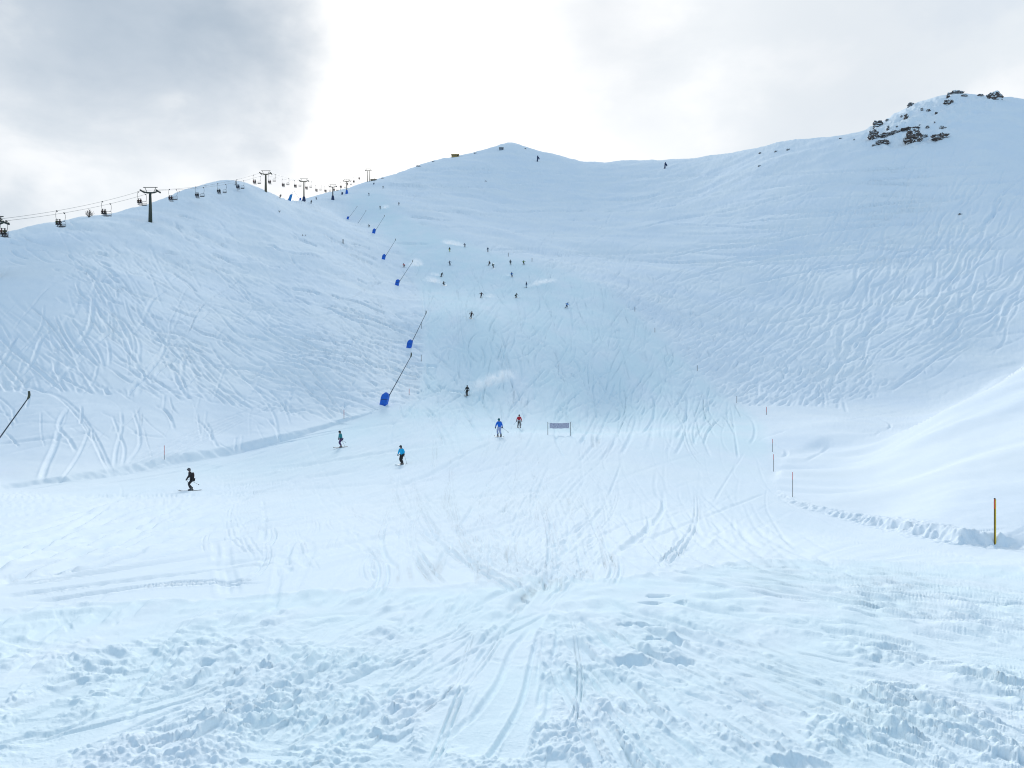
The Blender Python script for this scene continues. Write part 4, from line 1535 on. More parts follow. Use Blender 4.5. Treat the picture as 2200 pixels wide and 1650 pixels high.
def make_pose(name, hip=(0, -0.05, 0.90), pitch=12, roll=0, stance=0.15, lead=0.06, handL=(-0.42, 0.28, 0.98), handR=(0.42, 0.28, 0.98), look=0, seated=False, skis=True, ski_ang=0.0, poles=(None, None)):
    """skier facing +y, feet at the origin; every part a mesh that shares this origin"""
    V = Vector
    Rr = Matrix.Rotation(math.radians(roll), 3, 'Y')
    hipc = V(hip)
    up = Matrix.Rotation(math.radians(-pitch), 3, 'X') @ V((0, 0, 1))
    waist = hipc + up * 0.18
    chest = hipc + up * 0.40
    nb = hipc + up * 0.55
    neck = nb + V((0, 0.02, 0.07))
    head = neck + V((math.sin(math.radians(look)) * 0.03, 0.045, 0.10))
    crown = head + V((0, 0.01, 0.09))
    sh = [nb + V((s * 0.19, 0, -0.05)) for s in (-1, 1)]
    hj = [hipc + V((s * 0.10, 0, -0.05)) for s in (-1, 1)]
    if seated:
        kn = [V((s * 0.13, 0.46, hipc.z - 0.02)) for s in (-1, 1)]
        an = [V((s * 0.14, 0.56, hipc.z - 0.46)) for s in (-1, 1)]
    else:
        an = [V((-stance, lead, 0.14)), V((stance, -lead, 0.14))]
        kn = [knee_of(hj[i], an[i], 0.43, 0.42, V((0, 1, 0.1))) for i in (0, 1)]
    toe = [a + V((0, 0.15, -0.07)) for a in an]
    hd = [V(handL), V(handR)]
    el = []
    for i, s in enumerate((-1, 1)):
        el.append(knee_of(sh[i], hd[i], 0.29, 0.27, V((s * 0.6, -0.8, -0.25))))
    # body: one continuous figure
    J = [hipc, waist, chest, nb, neck, head, crown]
    R_ = [(.13, .11), (.12, .10), (.15, .11), (.075, .07), (.058, .058), (.078, .092), (.05, .06)]
    E = [(0, 1), (1, 2), (2, 3), (3, 4), (4, 5), (5, 6)]
    nose = len(J)
    J.append(head + V((0, 0.105, -0.01)))
    R_.append(.018)
    E.append((5, nose))
    for i in (0, 1):
        b = len(J)
        J += [sh[i], el[i], hd[i] + (el[i] - hd[i]).normalized() * 0.06]
        R_ += [.06, .045, .034]
        E += [(2, b), (b, b + 1), (b + 1, b + 2)]
        b = len(J)
        J += [hj[i], kn[i], an[i], toe[i]]
        R_ += [.085, .06, .045, .035]
        E += [(0, b), (b, b + 1), (b + 1, b + 2), (b + 2, b + 3)]
    P = {}
    P['person'] = skin_mesh('person', J, E, R_, 0)
    # jacket
    J = [hipc - up * 0.06, waist, chest, nb]
    R_ = [(.195, .165), (.175, .15), (.195, .155), (.10, .095)]
    E = [(0, 1), (1, 2), (2, 3)]
    for i in (0, 1):
        b = len(J)
        J += [sh[i], el[i], hd[i] + (el[i] - hd[i]).normalized() * 0.08]
        R_ += [.095, .078, .06]
        E += [(2, b), (b, b + 1), (b + 1, b + 2)]
    P['jacket'] = skin_mesh('jacket', J, E, R_, 1)
    J = [hipc + up * 0.02]
    R_ = [(.17, .145)]
    E = []
    for i in (0, 1):
        b = len(J)
        J += [hj[i], (hj[i] + kn[i]) / 2, kn[i], an[i] + V((0, 0, .04))]
        R_ += [.118, .11, .095, .088]
        E += [(0, b), (b, b + 1), (b + 1, b + 2), (b + 2, b + 3)]
    P['trousers'] = skin_mesh('trousers', J, E, R_, 0)
    # helmet shell open at the face
    hm = MB()
    hm.ball(head + V((0, -0.015, 0.045)), (0.115, 0.135, 0.125), 12, 8)
    hm.ball(head + V((0, -0.05, -0.02)), (0.112, 0.095, 0.10), 10, 6)
    P['helmet'] = hm.mesh('helmet', None, True)
    g_ = MB()
    g_.box(head + V((0, 0.095, 0.03)), (0.165, 0.07, 0.075))
    P['goggles'] = g_.mesh('goggles')
    for i, nm in ((0, 'bootA'), (1, 'bootB')):
        b = MB()
        if seated:
            f0 = an[i]
        else:
            f0 = an[i]
        b.tube([f0 + V((0, -0.01, .14)), f0 + V((0, 0, 0.0)), f0 + V((0, 0.0, -.10))], [.072, .068, .07], 8)
        b.tube([f0 + V((0, -.10, -.075)), f0 + V((0, .06, -.072)), f0 + V((0, .19, -.085))], [.062, .06, .045], 8)
        P[nm] = b.mesh('boot', None, True)
        k = MB()
        c0 = f0 + V((0, 0, -.145))
        path = [(-.72, .02), (-.60, 0), (0, 0), (.62, 0), (.80, .025), (.93, .10)]
        ca, sa = math.cos(math.radians(ski_ang)), math.sin(math.radians(ski_ang))
        vs_, fs_ = [], []
        for (yy, zz), wv in zip(path, (.052, .056, .036, .056, .05, .02)):
            for dx, dz in ((-wv, .0), (wv, .0), (wv, .022), (-wv, .022)):
                X_, Y_ = dx * ca + yy * sa, -dx * sa + yy * ca
                vs_.append((c0.x + X_, c0.y + Y_, c0.z + zz + dz))
        for q_ in range(len(path) - 1):
            for e_ in range(4):
                fs_.append((q_ * 4 + e_, q_ * 4 + (e_ + 1) % 4, q_ * 4 + 4 + (e_ + 1) % 4, q_ * 4 + 4 + e_))
        fs_ += [(3, 2, 1, 0), (20, 21, 22, 23)]
        k.add(vs_, fs_)
        P[nm.replace('boot', 'ski')] = k.mesh('ski')
    # gloves: palm, four fingers curled round the grip, thumb across
    for i, nm in ((0, 'gloveA'), (1, 'gloveB')):
        s = (-1, 1)[i]
        d = (hd[i] - el[i]).normalized()
        side_ = d.cross(V((0, 0, 1))).normalized()
        dn = side_.cross(d).normalized()
        gl = MB()
        gl.tube([hd[i] - d * 0.09, hd[i] - d * 0.03, hd[i] + d * 0.03], [.052, .05, .046], 8, flat=0.8)
        for f_ in range(4):
            o_ = side_ * ((f_ - 1.5) * 0.024)
            L_ = (0.036, 0.044, 0.042, 0.032)[f_]
            gl.tube([hd[i] + o_ + d * 0.02, hd[i] + o_ + d * (0.03 + L_), hd[i] + o_ + d * (0.035 + L_) - dn * 0.035, hd[i] + o_ + d * 0.03 - dn * 0.055], .0135, 5)
        gl.tube([hd[i] - d * 0.03 + side_ * (-s * 0.045), hd[i] + d * 0.02 + side_ * (-s * 0.06) - dn * 0.02, hd[i] + d * 0.05 + side_ * (-s * 0.035) - dn * 0.05], .016, 5)
        P[nm] = gl.mesh('glove', None, True)
    for i, nm in ((0, 'poleA'), (1, 'poleB')):
        if poles[i] is not None:
            tip = V(poles[i])
            d = (tip - hd[i]).normalized()
            top = hd[i] - d * 0.07
            end = top + d * 1.18
            pl_ = MB()
            pl_.tube([top + d * 0.14, end], [.0125, .009], 6)
            P[nm] = (pl_.mesh('ski_pole'), MB().tube([top, top + d * 0.15], .02, 8).mesh('pole_grip'), MB().tube([end - d * 0.075, end - d * 0.065], .045, 8).mesh('pole_basket'))
    P['_head'] = head
    return P


POSES = {
    'glide': make_pose('glide', hip=(0, -0.06, 0.92), pitch=10, handL=(-0.46, 0.22, 0.98), handR=(0.40, 0.08, 0.88), stance=0.13, lead=0.07, poles=((-0.30, -0.30, 0.1), (0.62, -0.85, 0.45))),
    'relaxed': make_pose('relaxed', hip=(0, -0.03, 0.93), pitch=6, handL=(-0.36, 0.16, 0.90), handR=(0.37, 0.14, 0.90), stance=0.16, lead=0.02, poles=((-0.40, -0.75, 0.35), (0.62, -0.75, 0.45))),
    'reach': make_pose('reach', hip=(0.02, -0.10, 0.885), pitch=19, handL=(-0.40, 0.42, 0.86), handR=(0.42, 0.20, 0.92), stance=0.14, lead=0.08, poles=((-0.15, 0.02, 0.1), (0.70, -0.75, 0.42))),
    'turn': make_pose('turn', hip=(-0.10, -0.14, 0.80), pitch=24, handL=(-0.58, 0.26, 0.80), handR=(0.42, 0.30, 0.98), stance=0.16, lead=0.10, ski_ang=18),
    'tuck': make_pose('tuck', hip=(0.06, -0.24, 0.68), pitch=42, handL=(-0.40, 0.42, 0.74), handR=(0.44, 0.34, 0.82), stance=0.18, lead=0.10, ski_ang=-14),
    'wide': make_pose('wide', hip=(0.0, -0.12, 0.82), pitch=20, handL=(-0.66, 0.16, 1.02), handR=(0.66, 0.16, 1.06), stance=0.2, lead=0.05, ski_ang=8),
    'seat': make_pose('seat', hip=(0, 0, 0.0), pitch=-4, handL=(-0.2, 0.36, 0.22), handR=(0.2, 0.36, 0.22), seated=True),
}
ORDER = ('jacket', 'trousers', 'helmet', 'goggles', 'bootA', 'bootB', 'skiA', 'skiB', 'gloveA', 'gloveB')


def set_mat(o, m):
    if not o.data.materials:
        o.data.materials.append(None)
    o.material_slots[0].link = 'OBJECT'
    o.material_slots[0].material = m


def person(pose, matrix, label, jacket, trousers, helmet=(0.03, 0.03, 0.035), glove=(0.02, 0.02, 0.022), ski='ski_dark', group=None, skip=(), backpack=None, hair=None):
    P = POSES[pose]
    o = bpy.data.objects.new('person', P['person'])
    COL.objects.link(o)
    set_mat(o, M['skin'])
    o.matrix_world = matrix
    tag(o, label, 'person', group)
    mats = {'jacket': cloth(*jacket), 'trousers': cloth(*trousers), 'helmet': cloth(*helmet), 'goggles': M['goggle'], 'boot': M['boot'], 'ski': M[ski], 'glove': cloth(*glove)}
    for k in ORDER:
        if k in skip or k.rstrip('AB') in skip:
            continue
        nm = k.rstrip('AB')
        c_ = bpy.data.objects.new(nm, P[k])
        COL.objects.link(c_)
        c_.parent = o
        set_mat(c_, mats[nm])
    if backpack:
        h = P['_head']
        MB().ball((h.x, h.y - 0.30, h.z - 0.42), (0.17, 0.10, 0.25), 10, 8).build('backpack', cloth(*backpack), o, True)
    return o


def stand(px, py, face, roll=0.0, sink=0.0, upright=0.0, scale=1.0, flip=False):
    """matrix that stands a figure on the snow seen at a pixel; face = heading in degrees, 0 away, 180 towards the camera, 90 right"""
    p = spot(px, py)
    n = normal_at(p.x, p.y)
    n = n.lerp(Vector((0, 0, 1)), upright).normalized()
    a = math.radians(face)
    f = Vector((math.sin(a), math.cos(a), 0))
    f = (f - n * f.dot(n)).normalized()
    r = f.cross(n)
    m = Matrix((r, f, n)).transposed()
    m = m @ Matrix.Rotation(math.radians(roll), 3, 'Y')
    if flip:
        m = m @ Matrix.Diagonal(Vector((-1, 1, 1)))
    return Matrix.Translation(p - Vector((0, 0, sink))) @ (m * scale).to_4x4()


def give_poles(o, pose, who):
    for k, wh in (('poleA', 'left'), ('poleB', 'right')):
        if k not in POSES[pose]:
            continue
        shaft, grip, basket = POSES[pose][k]
        t = bpy.data.objects.new('ski_pole', shaft)
        COL.objects.link(t)
        set_mat(t, M['alu'])
        t.matrix_world = o.matrix_world.copy()
        tag(t, 'thin ski pole in the %s hand of %s' % (wh, who), 'ski pole', 'ski poles held by the skiers')
        for nm, me in (('grip', grip), ('basket', basket)):
            c_ = bpy.data.objects.new(nm, me)
            COL.objects.link(c_)
            c_.parent = t
            set_mat(c_, M['goggle'])


BLACK = (0.012, 0.012, 0.014)
# the six nearest skiers
o = person('reach', stand(411, 1054, -124, 5, upright=0.6), 'skier all in black with grey helmet sliding left, nearest of all', BLACK, BLACK, (0.10, 0.10, 0.11), group='skiers on the piste', backpack=(0.03, 0.012, 0.012))
give_poles(o, 'reach', 'the skier all in black')
o = person('glide', stand(864, 998, -148, upright=0.5), 'skier in bright cyan jacket and black trousers on white skis', (0.0, 0.42, 0.74), BLACK, (0.05, 0.05, 0.06), ski='ski_white', group='skiers on the piste')
give_poles(o, 'glide', 'the skier in cyan')
o = person('glide', stand(733, 961, -128, upright=0.6), 'skier in dark teal jacket and purple trousers by the left bank', (0.008, 0.22, 0.25), (0.08, 0.04, 0.13), BLACK, group='skiers on the piste')
give_poles(o, 'glide', 'the skier in dark teal')
o = person('relaxed', stand(1073, 938, -22, upright=0.9), 'skier in royal blue jacket and pale trousers seen from behind', (0.0, 0.13, 0.62), (0.36, 0.43, 0.66), (0.0, 0.10, 0.13), glove=(0.01, 0.03, 0.10), group='skiers on the piste')
give_poles(o, 'relaxed', 'the skier in royal blue')
o = person('relaxed', stand(1115, 919, 176, upright=0.8), 'skier in red and white jacket beside the piste banner', (0.52, 0.012, 0.03), BLACK, (0.06, 0.012, 0.02), group='skiers on the piste', backpack=None)
give_poles(o, 'relaxed', 'the skier in red and white')
# white-grey lower panels of the red jacket
MB().tube([(0, -0.03, 0.90), (0, -0.01, 1.0), (0, 0.0, 1.08)], [0.205, 0.198, 0.196], 14, False).build('jacket_panel', cloth(0.42, 0.40, 0.40), o, True)
o = person('glide', stand(1003, 850, -160, upright=0.4), 'skier in black with grey striped jacket trailing a big snow plume', (0.012, 0.02, 0.025), (0.016, 0.018, 0.016), BLACK, group='skiers on the piste')
give_poles(o, 'glide', 'the skier trailing a big snow plume')
MB().tube([(0, -0.02, 1.14), (0, 0.0, 1.21)], [0.212, 0.208], 14, False).build('jacket_stripe', cloth(0.38, 0.42, 0.44), o, True)

NAVY = (0.012, 0.03, 0.075)
FAR = [  # px, py, pose, heading, roll, flip, label, jacket, trousers
    (1011, 684, 'turn', 170, -4, False, 'skier in brown and black alone below the upper group', (0.035, 0.016, 0.014), BLACK),
    (1216, 662, 'wide', 150, -16, False, 'skier in light blue jacket leaning right, rightmost of the group', (0.05, 0.22, 0.55), NAVY),
    (1034, 640, 'wide', 178, 0, False, 'skier in black and maroon facing downhill in front of a plume', (0.04, 0.012, 0.02), BLACK),
    (1109, 640, 'tuck', 120, 0, False, 'crouching skier in dark green turning right', (0.008, 0.045, 0.035), BLACK),
    (1131, 618, 'glide', -120, 0, False, 'upright skier in navy jacket and pale blue trousers', NAVY, (0.20, 0.32, 0.45)),
    (954, 613, 'tuck', 130, 10, False, 'black clad skier carving hard with a snow plume behind', BLACK, BLACK),
    (947, 595, 'turn', 140, -24, False, 'dark skier tilted steeply above the carving black skier', (0.012, 0.02, 0.02), BLACK),
    (1100, 595, 'turn', 150, 12, False, 'skier in plain blue jacket leaning over the middle piste', (0.0, 0.12, 0.42), (0.02, 0.06, 0.14)),
    (868, 574, 'tuck', -130, 8, True, 'skier in vivid red crouching between two snow lances', (0.72, 0.018, 0.01), (0.05, 0.012, 0.012)),
    (967, 570, 'wide', 165, 8, False, 'skier in dark navy with arms spread wide', NAVY, (0.02, 0.025, 0.05)),
    (1050, 570, 'turn', 200, -14, False, 'small skier in brown, left one of a close pair', (0.05, 0.03, 0.02), BLACK),
    (1060, 576, 'glide', 150, 4, False, 'skier in dark green, right one of a close pair', (0.02, 0.05, 0.03), BLACK),
    (1097, 569, 'relaxed', 180, 0, False, 'dark skier standing upright left of the green jacket', (0.02, 0.03, 0.045), BLACK),
    (1125, 569, 'wide', 160, 0, False, 'skier in lime green jacket near the right piste edge', (0.12, 0.20, 0.02), BLACK),
    (966, 541, 'relaxed', 180, 0, False, 'skier in black jacket with lime yellow trousers', BLACK, (0.42, 0.50, 0.02)),
    (999, 531, 'turn', 200, 14, False, 'dark navy skier leaning, highest of the middle group', NAVY, BLACK),
    (1048, 541, 'glide', 170, 0, False, 'skier in deep blue high on the right of the piste', (0.008, 0.05, 0.10), NAVY),
    (793, 488, 'tuck', -120, 0, True, 'black skier crouched beside the upper snow lances', BLACK, BLACK),
    (857, 441, 'relaxed', 180, 0, False, 'tiny dark skier farthest right on the upper piste', (0.02, 0.035, 0.06), BLACK),
    (817, 449, 'glide', 180, 0, False, 'tiny dark skier with a puff of snow on the upper piste', (0.015, 0.02, 0.03), BLACK),
    (793, 420, 'turn', 190, 10, False, 'tiny navy skier below the knoll', NAVY, BLACK),
    (823, 405, 'relaxed', 180, 0, False, 'tiny black skier on the bright saddle track', BLACK, BLACK),
    (668, 438, 'relaxed', 180, 0, False, 'small dark skier standing right of the dark footed pylon', (0.02, 0.025, 0.03), BLACK),
    (680, 429, 'turn', 120, 16, False, 'small leaning skier between two padded pylons', BLACK, BLACK),
    (601, 426, 'relaxed', 180, 0, False, 'tiny figure on the edge of the left hill', BLACK, BLACK),
]
for px, py, pose, hd_, rl, fl, lab, jk, tr in FAR:
    person(pose, stand(px, py, hd_, rl, upright=0.35, flip=fl), lab, jk, tr, BLACK, group='skiers on the piste', skip=('goggles',) if py < 560 else ())

# riders on the chairs going up
RCOL = [((0.10, 0.035, 0.008), (0.03, 0.012, 0.012)), ((0.05, 0.055, 0.004), (0.05, 0.012, 0.025)), ((0.05, 0.012, 0.008), (0.02, 0.012, 0.015)), ((0.07, 0.028, 0.005), (0.02, 0.01, 0.01)),
        ((0.06, 0.012, 0.008), (0.02, 0.02, 0.05)), (BLACK, NAVY), ((0.02, 0.022, 0.028), BLACK), (NAVY, (0.02, 0.03, 0.06))]
RFAR = [((0.22, 0.03, 0.015), (0.06, 0.015, 0.015)), (BLACK, BLACK), ((0.12, 0.02, 0.02), BLACK), ((0.03, 0.03, 0.035), BLACK)]
for k, ch in enumerate(CHAIRS_UP):
    for s, wh in ((-1, 'left'), (1, 'right')):
        loc = ch.location + Vector((0.30 + s * 0.29, 0.04, -2.58))
        jk, tr = RCOL[k % len(RCOL)] if k < 8 else RFAR[(k + (s > 0)) % 4]
        if k < 8 and s > 0:
            jk, tr = RCOL[(k + 1) % len(RCOL)] if k < 4 else RCOL[k]
        sk = () if k < 8 else ('goggles', 'glove')
        person('seat', Matrix.Translation(loc), '%s rider on the chair %s' % (wh, UP_WHERE[k]), jk, tr, BLACK, group='riders on the chairlift', skip=sk)


# ------------------------------------------------------------------ snow lances
def snow_lance(base, tip, label, pad=M['pad'], k=1.0, drop=0.0):
    p = spot(*base)
    d = p.y
    v = Vector(((tip[0] - base[0]) * d / F, -0.06 * (base[1] - tip[1]) * d / F, (base[1] - tip[1]) * d / F))
    t = thing('snow_lance', label, 'snow lance', p, 'snow lances along the piste')
    L = v.length
    dn = v / L
    if pad:
        pd = MB()
        w, dp_, h = 0.56 * k, 0.45 * k, 1.75 * k
        sx = 0.20 * h
        ring = [(-w, -dp_), (w * 0.75, -dp_ * 1.1), (w, dp_ * 0.3), (w * 0.4, dp_), (-w, dp_)]
        n = len(ring)
        bot = [(x - 0.10, y, -0.35) for x, y in ring]
        mid = [(x * 1.06 + sx * 0.55, y, h * 0.62) for x, y in ring]
        top = [(x * 1.0 + sx * 0.9, y, h * (0.86 if x < 0 else 0.90)) for x, y in ring]
        tp_ = [(x * 0.25 + sx * 0.95, y * 0.3, h * 1.06) for x, y in ring]
        fs_ = []
        for r in range(3):
            for e in range(n):
                fs_.append((r * n + e, r * n + (e + 1) % n, (r + 1) * n + (e + 1) % n, (r + 1) * n + e))
        fs_.append(tuple(range(n - 1, -1, -1)))
        fs_.append(tuple(3 * n + e for e in range(n)))
        pd.add(bot + mid + top + tp_, fs_)
        pd.build('pad', pad, t)
        MB().box((0.02 + sx * 0.3, -dp_ * 1.04, h * 0.45), (w * 1.75, 0.05, 0.07), Matrix.Rotation(-0.03, 3, 'Y')).build('strap', M['navy'], t)
    MB().tube([dn * -0.3, dn * (L * 0.55), dn * (L - 0.4)], [0.07, 0.055, 0.045], 8).build('lance', M['lance'], t, True)
    e0 = dn * (L - 0.45)
    hd_ = MB().tube([e0, e0 + dn * 0.16, e0 + dn * 0.26 + Vector((-0.01, 0, 0.14)), e0 + dn * 0.24 + Vector((-0.02, 0, 0.46))], [0.07, 0.10, 0.10, 0.09], 8)
    hd_.build('nozzle_head', M['nozzle'], t, True)
    return t


snow_lance((825, 870), (886, 762), 'snow lance with the largest blue pad at the bend of the left bank')
snow_lance((879, 747), (917, 671), 'snow lance with blue pad, second nearest, at the left piste edge', k=0.9)
snow_lance((853, 613), (888, 561), 'snow lance with blue pad right below the red skier')
snow_lance((824, 557), (851, 515), 'snow lance with small blue pad above the red skier')
snow_lance((803, 501), (827, 464), 'snow lance with blue pad just below the crouched black skier', k=1.1)
snow_lance((747, 471), (768, 444), 'snow lance with small blue pad on the brow of the left hill', k=0.8)
snow_lance((769, 480), (787, 453), 'bare thin snow lance without a pad', None)
snow_lance((645, 430), (632, 411), 'far snow lance with blue pad leaning left by a pylon', k=0.8)
snow_lance((735, 418), (731, 406), 'far snow lance with navy pad between two pylons', M['navy'], k=0.8)
snow_lance((803, 396), (805, 383), 'far short snow lance beside the twin masted pylon', M['navy'], k=0.6)
snow_lance((-52, 1012), (72, 848), 'long dark snow lance reaching in from the left picture edge')
# cyan tarpaulin hung on a leaning frame behind the left hill
p = spot(622, 431)
t = thing('tarpaulin', 'bright cyan tarpaulin stretched on a leaning frame behind the left hill', 'tarpaulin', p)
vs_, fs_ = [], []
for j in range(7):
    for i in range(5):
        a, b = i / 4, j / 6
        vs_.append((-0.9 + a * 1.5 + b * 1.15 * (1 - 0.35 * a), 0.12 * math.sin(a * 5 + b * 4) - 0.2 * b, -0.25 + b * 2.75 + 0.35 * a * b))
nv_ = len(vs_)
vs_ += [(x, y + 0.05, z) for x, y, z in vs_]
for j in range(6):
    for i in range(4):
        q_ = j * 5 + i
        fs_.append((q_, q_ + 1, q_ + 6, q_ + 5))
        fs_.append((nv_ + q_ + 5, nv_ + q_ + 6, nv_ + q_ + 1, nv_ + q_))
MB().add(vs_, fs_).build('sheet', M['cyan'], t, True)
MB().tube([(-1.3, 0.1, -0.3), (1.4, 0.1, 3.6)], 0.06, 6).build('frame', M['lance'], t, True)


# ------------------------------------------------------------------ marker poles
def marker(px, pb, pt, label, kind='red', r=None):
    p = spot(px, pb)
    h = (pb - pt) / F * p.y
    t = thing('marker_pole', label, 'marker pole', p - Vector((0, 0, 0.15)), 'marker poles along the piste edges')
    h += 0.15
    r = r or max(0.016, 0.00030 * p.y)
    if kind == 'near':
        MB().tube([(0, 0, 0), (0, 0, h * 0.79)], r, 10).build('shaft', M['polebrown'], t, True)
        MB().tube([(0, 0, h * 0.79), (0, 0, h * 0.985)], r * 1.04, 10).build('orange_band', M['orange'], t, True)
        MB().tube([(0, 0, h * 0.985), (0, 0, h + 0.01)], r * 1.1, 10).build('cap', M['polegrey'], t, True)
        MB().box((r * 0.8, -r * 0.35, h * 0.5), (r * 1.0, r * 1.5, h * 0.97)).build('yellow_stripe', M['yellow'], t)
    else:
        f = {'red': 0.42, 'short': 0.75, 'dark': 0.0}[kind]
        split = h * {'red': 0.72, 'short': 0.38, 'dark': 0.9}[kind]
        MB().tube([(0, 0, 0), (0, 0, split)], r, 7).build('shaft', M['polegrey'], t, True)
        MB().tube([(0, 0, split), (0, 0, h)], r * 1.06, 7).build('tip', M['pinkred'] if kind != 'dark' else M['lance'], t, True)
    return t


marker(2137, 1167, 1070, 'tall brown and yellow marker pole with orange band at far right', 'near', 0.025)
marker(1703, 1068, 1014, 'red tipped marker pole above the torn snow bank')
marker(1662, 1013, 976, 'red tipped marker pole in the gap, lower of a near pair', 'red')
marker(1660, 971, 943, 'thin red tipped marker pole, upper of a near pair', 'red')
marker(1647, 891, 874, 'short dark marker pole by the blue hollow', 'short')
marker(353, 987, 957, 'red marker pole on the left bank behind the black skier', 'short')
marker(739, 899, 880, 'faint red marker pole on the left bank above the teal skier', 'short')
marker(879, 849, 835, 'faint marker pole right of the largest blue pad', 'short')
marker(905, 776, 762, 'faint marker pole at the left edge by the second lance tip', 'dark')
marker(905, 706, 692, 'faint marker pole beside the second lance shaft', 'dark')
marker(1583, 866, 851, 'dark marker pole at the lower corner of the chopped snow', 'dark')
marker(1498, 797, 785, 'dark marker pole halfway down the right piste edge', 'dark')
marker(1407, 714, 704, 'dark marker pole, third up the right piste edge', 'dark')
marker(1364, 669, 659, 'dark marker pole, fourth up the right piste edge', 'dark')
marker(1143, 562, 554, 'tiny marker pole above the lime green skier', 'dark')
marker(1092, 551, 543, 'tiny marker pole at the top of the right piste edge', 'dark')
marker(737, 523, 514, 'short blue wrapped post alone on the left slope', 'dark', 0.16)

# ------------------------------------------------------------------ piste banner
p0, p1 = spot(1177, 935), spot(1226, 936)
yb = (p0.y + p1.y) / 2
x0, x1 = (1177 - 1100) / F * yb, (1226 - 1100) / F * yb
t = thing('piste_banner', 'grey lilac printed banner between two thin posts on the piste', 'banner', ((x0 + x1) / 2, yb, min(ground_z(x0, yb), ground_z(x1, yb)) - 0.1))
hw = (x1 - x0) / 2
ht = 30 / F * yb + 0.1
for s in (-1, 1):
    MB().tube([(s * hw, 0, 0), (s * hw, 0, ht)], 0.028, 8).build('post', M['alu'], t, True)
vs_, fs_ = [], []
NX_, NZ_ = 16, 4
zb, zt = ht * 0.57, ht * 0.93
for back in (0, 1):
    for j in range(NZ_ + 1):
        for i in range(NX_ + 1):
            a = i / NX_
            x = (-0.84 + 1.72 * a) * hw
            sag = -0.03 * math.sin(math.pi * a) + 0.012 * math.sin(a * 19)
            vs_.append((x, 0.02 * math.sin(a * 11 + j) + 0.012 * back, zb + (zt - zb) * j / NZ_ + sag + 0.02 * a))
npl = (NX_ + 1) * (NZ_ + 1)
for j in range(NZ_):
    for i in range(NX_):
        q_ = j * (NX_ + 1) + i
        fs_.append((q_, q_ + 1, q_ + NX_ + 2, q_ + NX_ + 1))
        fs_.append((npl + q_ + NX_ + 1, npl + q_ + NX_ + 2, npl + q_ + 1, npl + q_))
bm_ = bpy.data.materials.new('banner_print')
bm_.use_nodes = True
nt = bm_.node_tree
bs = nt.nodes['Principled BSDF']
tcn = nt.nodes.new('ShaderNodeTexCoord')
mp = nt.nodes.new('ShaderNodeMapping')
mp.inputs['Scale'].default_value = (9, 1, 26)
nt.links.new(tcn.outputs['Object'], mp.inputs[0])
nzn = nt.nodes.new('ShaderNodeTexNoise')
nzn.inputs['Scale'].default_value = 1.0
nzn.inputs['Detail'].default_value = 3
nt.links.new(mp.outputs[0], nzn.inputs['Vector'])
rp = nt.nodes.new('ShaderNodeValToRGB')
rp.color_ramp.elements[0].position = 0.38
rp.color_ramp.elements[0].color = (0.24, 0.24, 0.34, 1)
rp.color_ramp.elements[1].position = 0.62
rp.color_ramp.elements[1].color = (0.66, 0.65, 0.74, 1)
nt.links.new(nzn.outputs['Fac'], rp.inputs[0])
nt.links.new(rp.outputs[0], bs.inputs['Base Color'])
bs.inputs['Roughness'].default_value = 0.8
MB().add(vs_, fs_).build('panel', bm_, t, True)
tie = MB()
for s in (-1, 1):
    for z in (zb + 0.02, zt - 0.02):
        tie.tube([(s * hw, 0, z), (s * hw * (0.84 if s < 0 else 0.88), 0, z)], 0.008, 4)
tie.build('tie_cord', M['alu'], t)


# ------------------------------------------------------------------ ridge: huts, top station, avalanche towers
def hut(px, py, w, h, dep, body, roofm, label, name='hut', gable=True):
    p = spot(px, py)
    t = thing(name, label, 'hut', p - Vector((0, 0, 1.0)))
    MB().box((0, 0, h / 2 + 0.5), (w, dep, h + 1.0)).build('wall', body, t)
    rf = MB()
    zt_ = h + 1.0
    if gable:
        vs2 = [(-w * .56, -dep * .58, zt_ - .1), (w * .56, -dep * .58, zt_ - .1), (w * .56, dep * .58, zt_ - .1), (-w * .56, dep * .58, zt_ - .1), (-w * .50, 0, zt_ + h * .45), (w * .50, 0, zt_ + h * .45)]
        rf.add(vs2, [(0, 1, 5, 4), (2, 3, 4, 5), (1, 2, 5), (3, 0, 4), (3, 2, 1, 0)])
    else:
        rf.box((0, 0, zt_ + 0.12), (w * 1.12, dep * 1.12, 0.28))
    rf.build('roof', roofm, t)
    for k in range(3):
        MB().box((-w * 0.3 + k * w * 0.3, -dep / 2 - 0.03, h * 0.55 + 1.0 * 0.6), (w * 0.16, 0.08, h * 0.32)).build('window', M['glass'], t)
    MB().box((w * 0.40, -dep / 2 - 0.03, h * 0.35 + 0.8), (w * 0.12, 0.08, h * 0.6)).build('door', M['darksteel'], t)
    return t


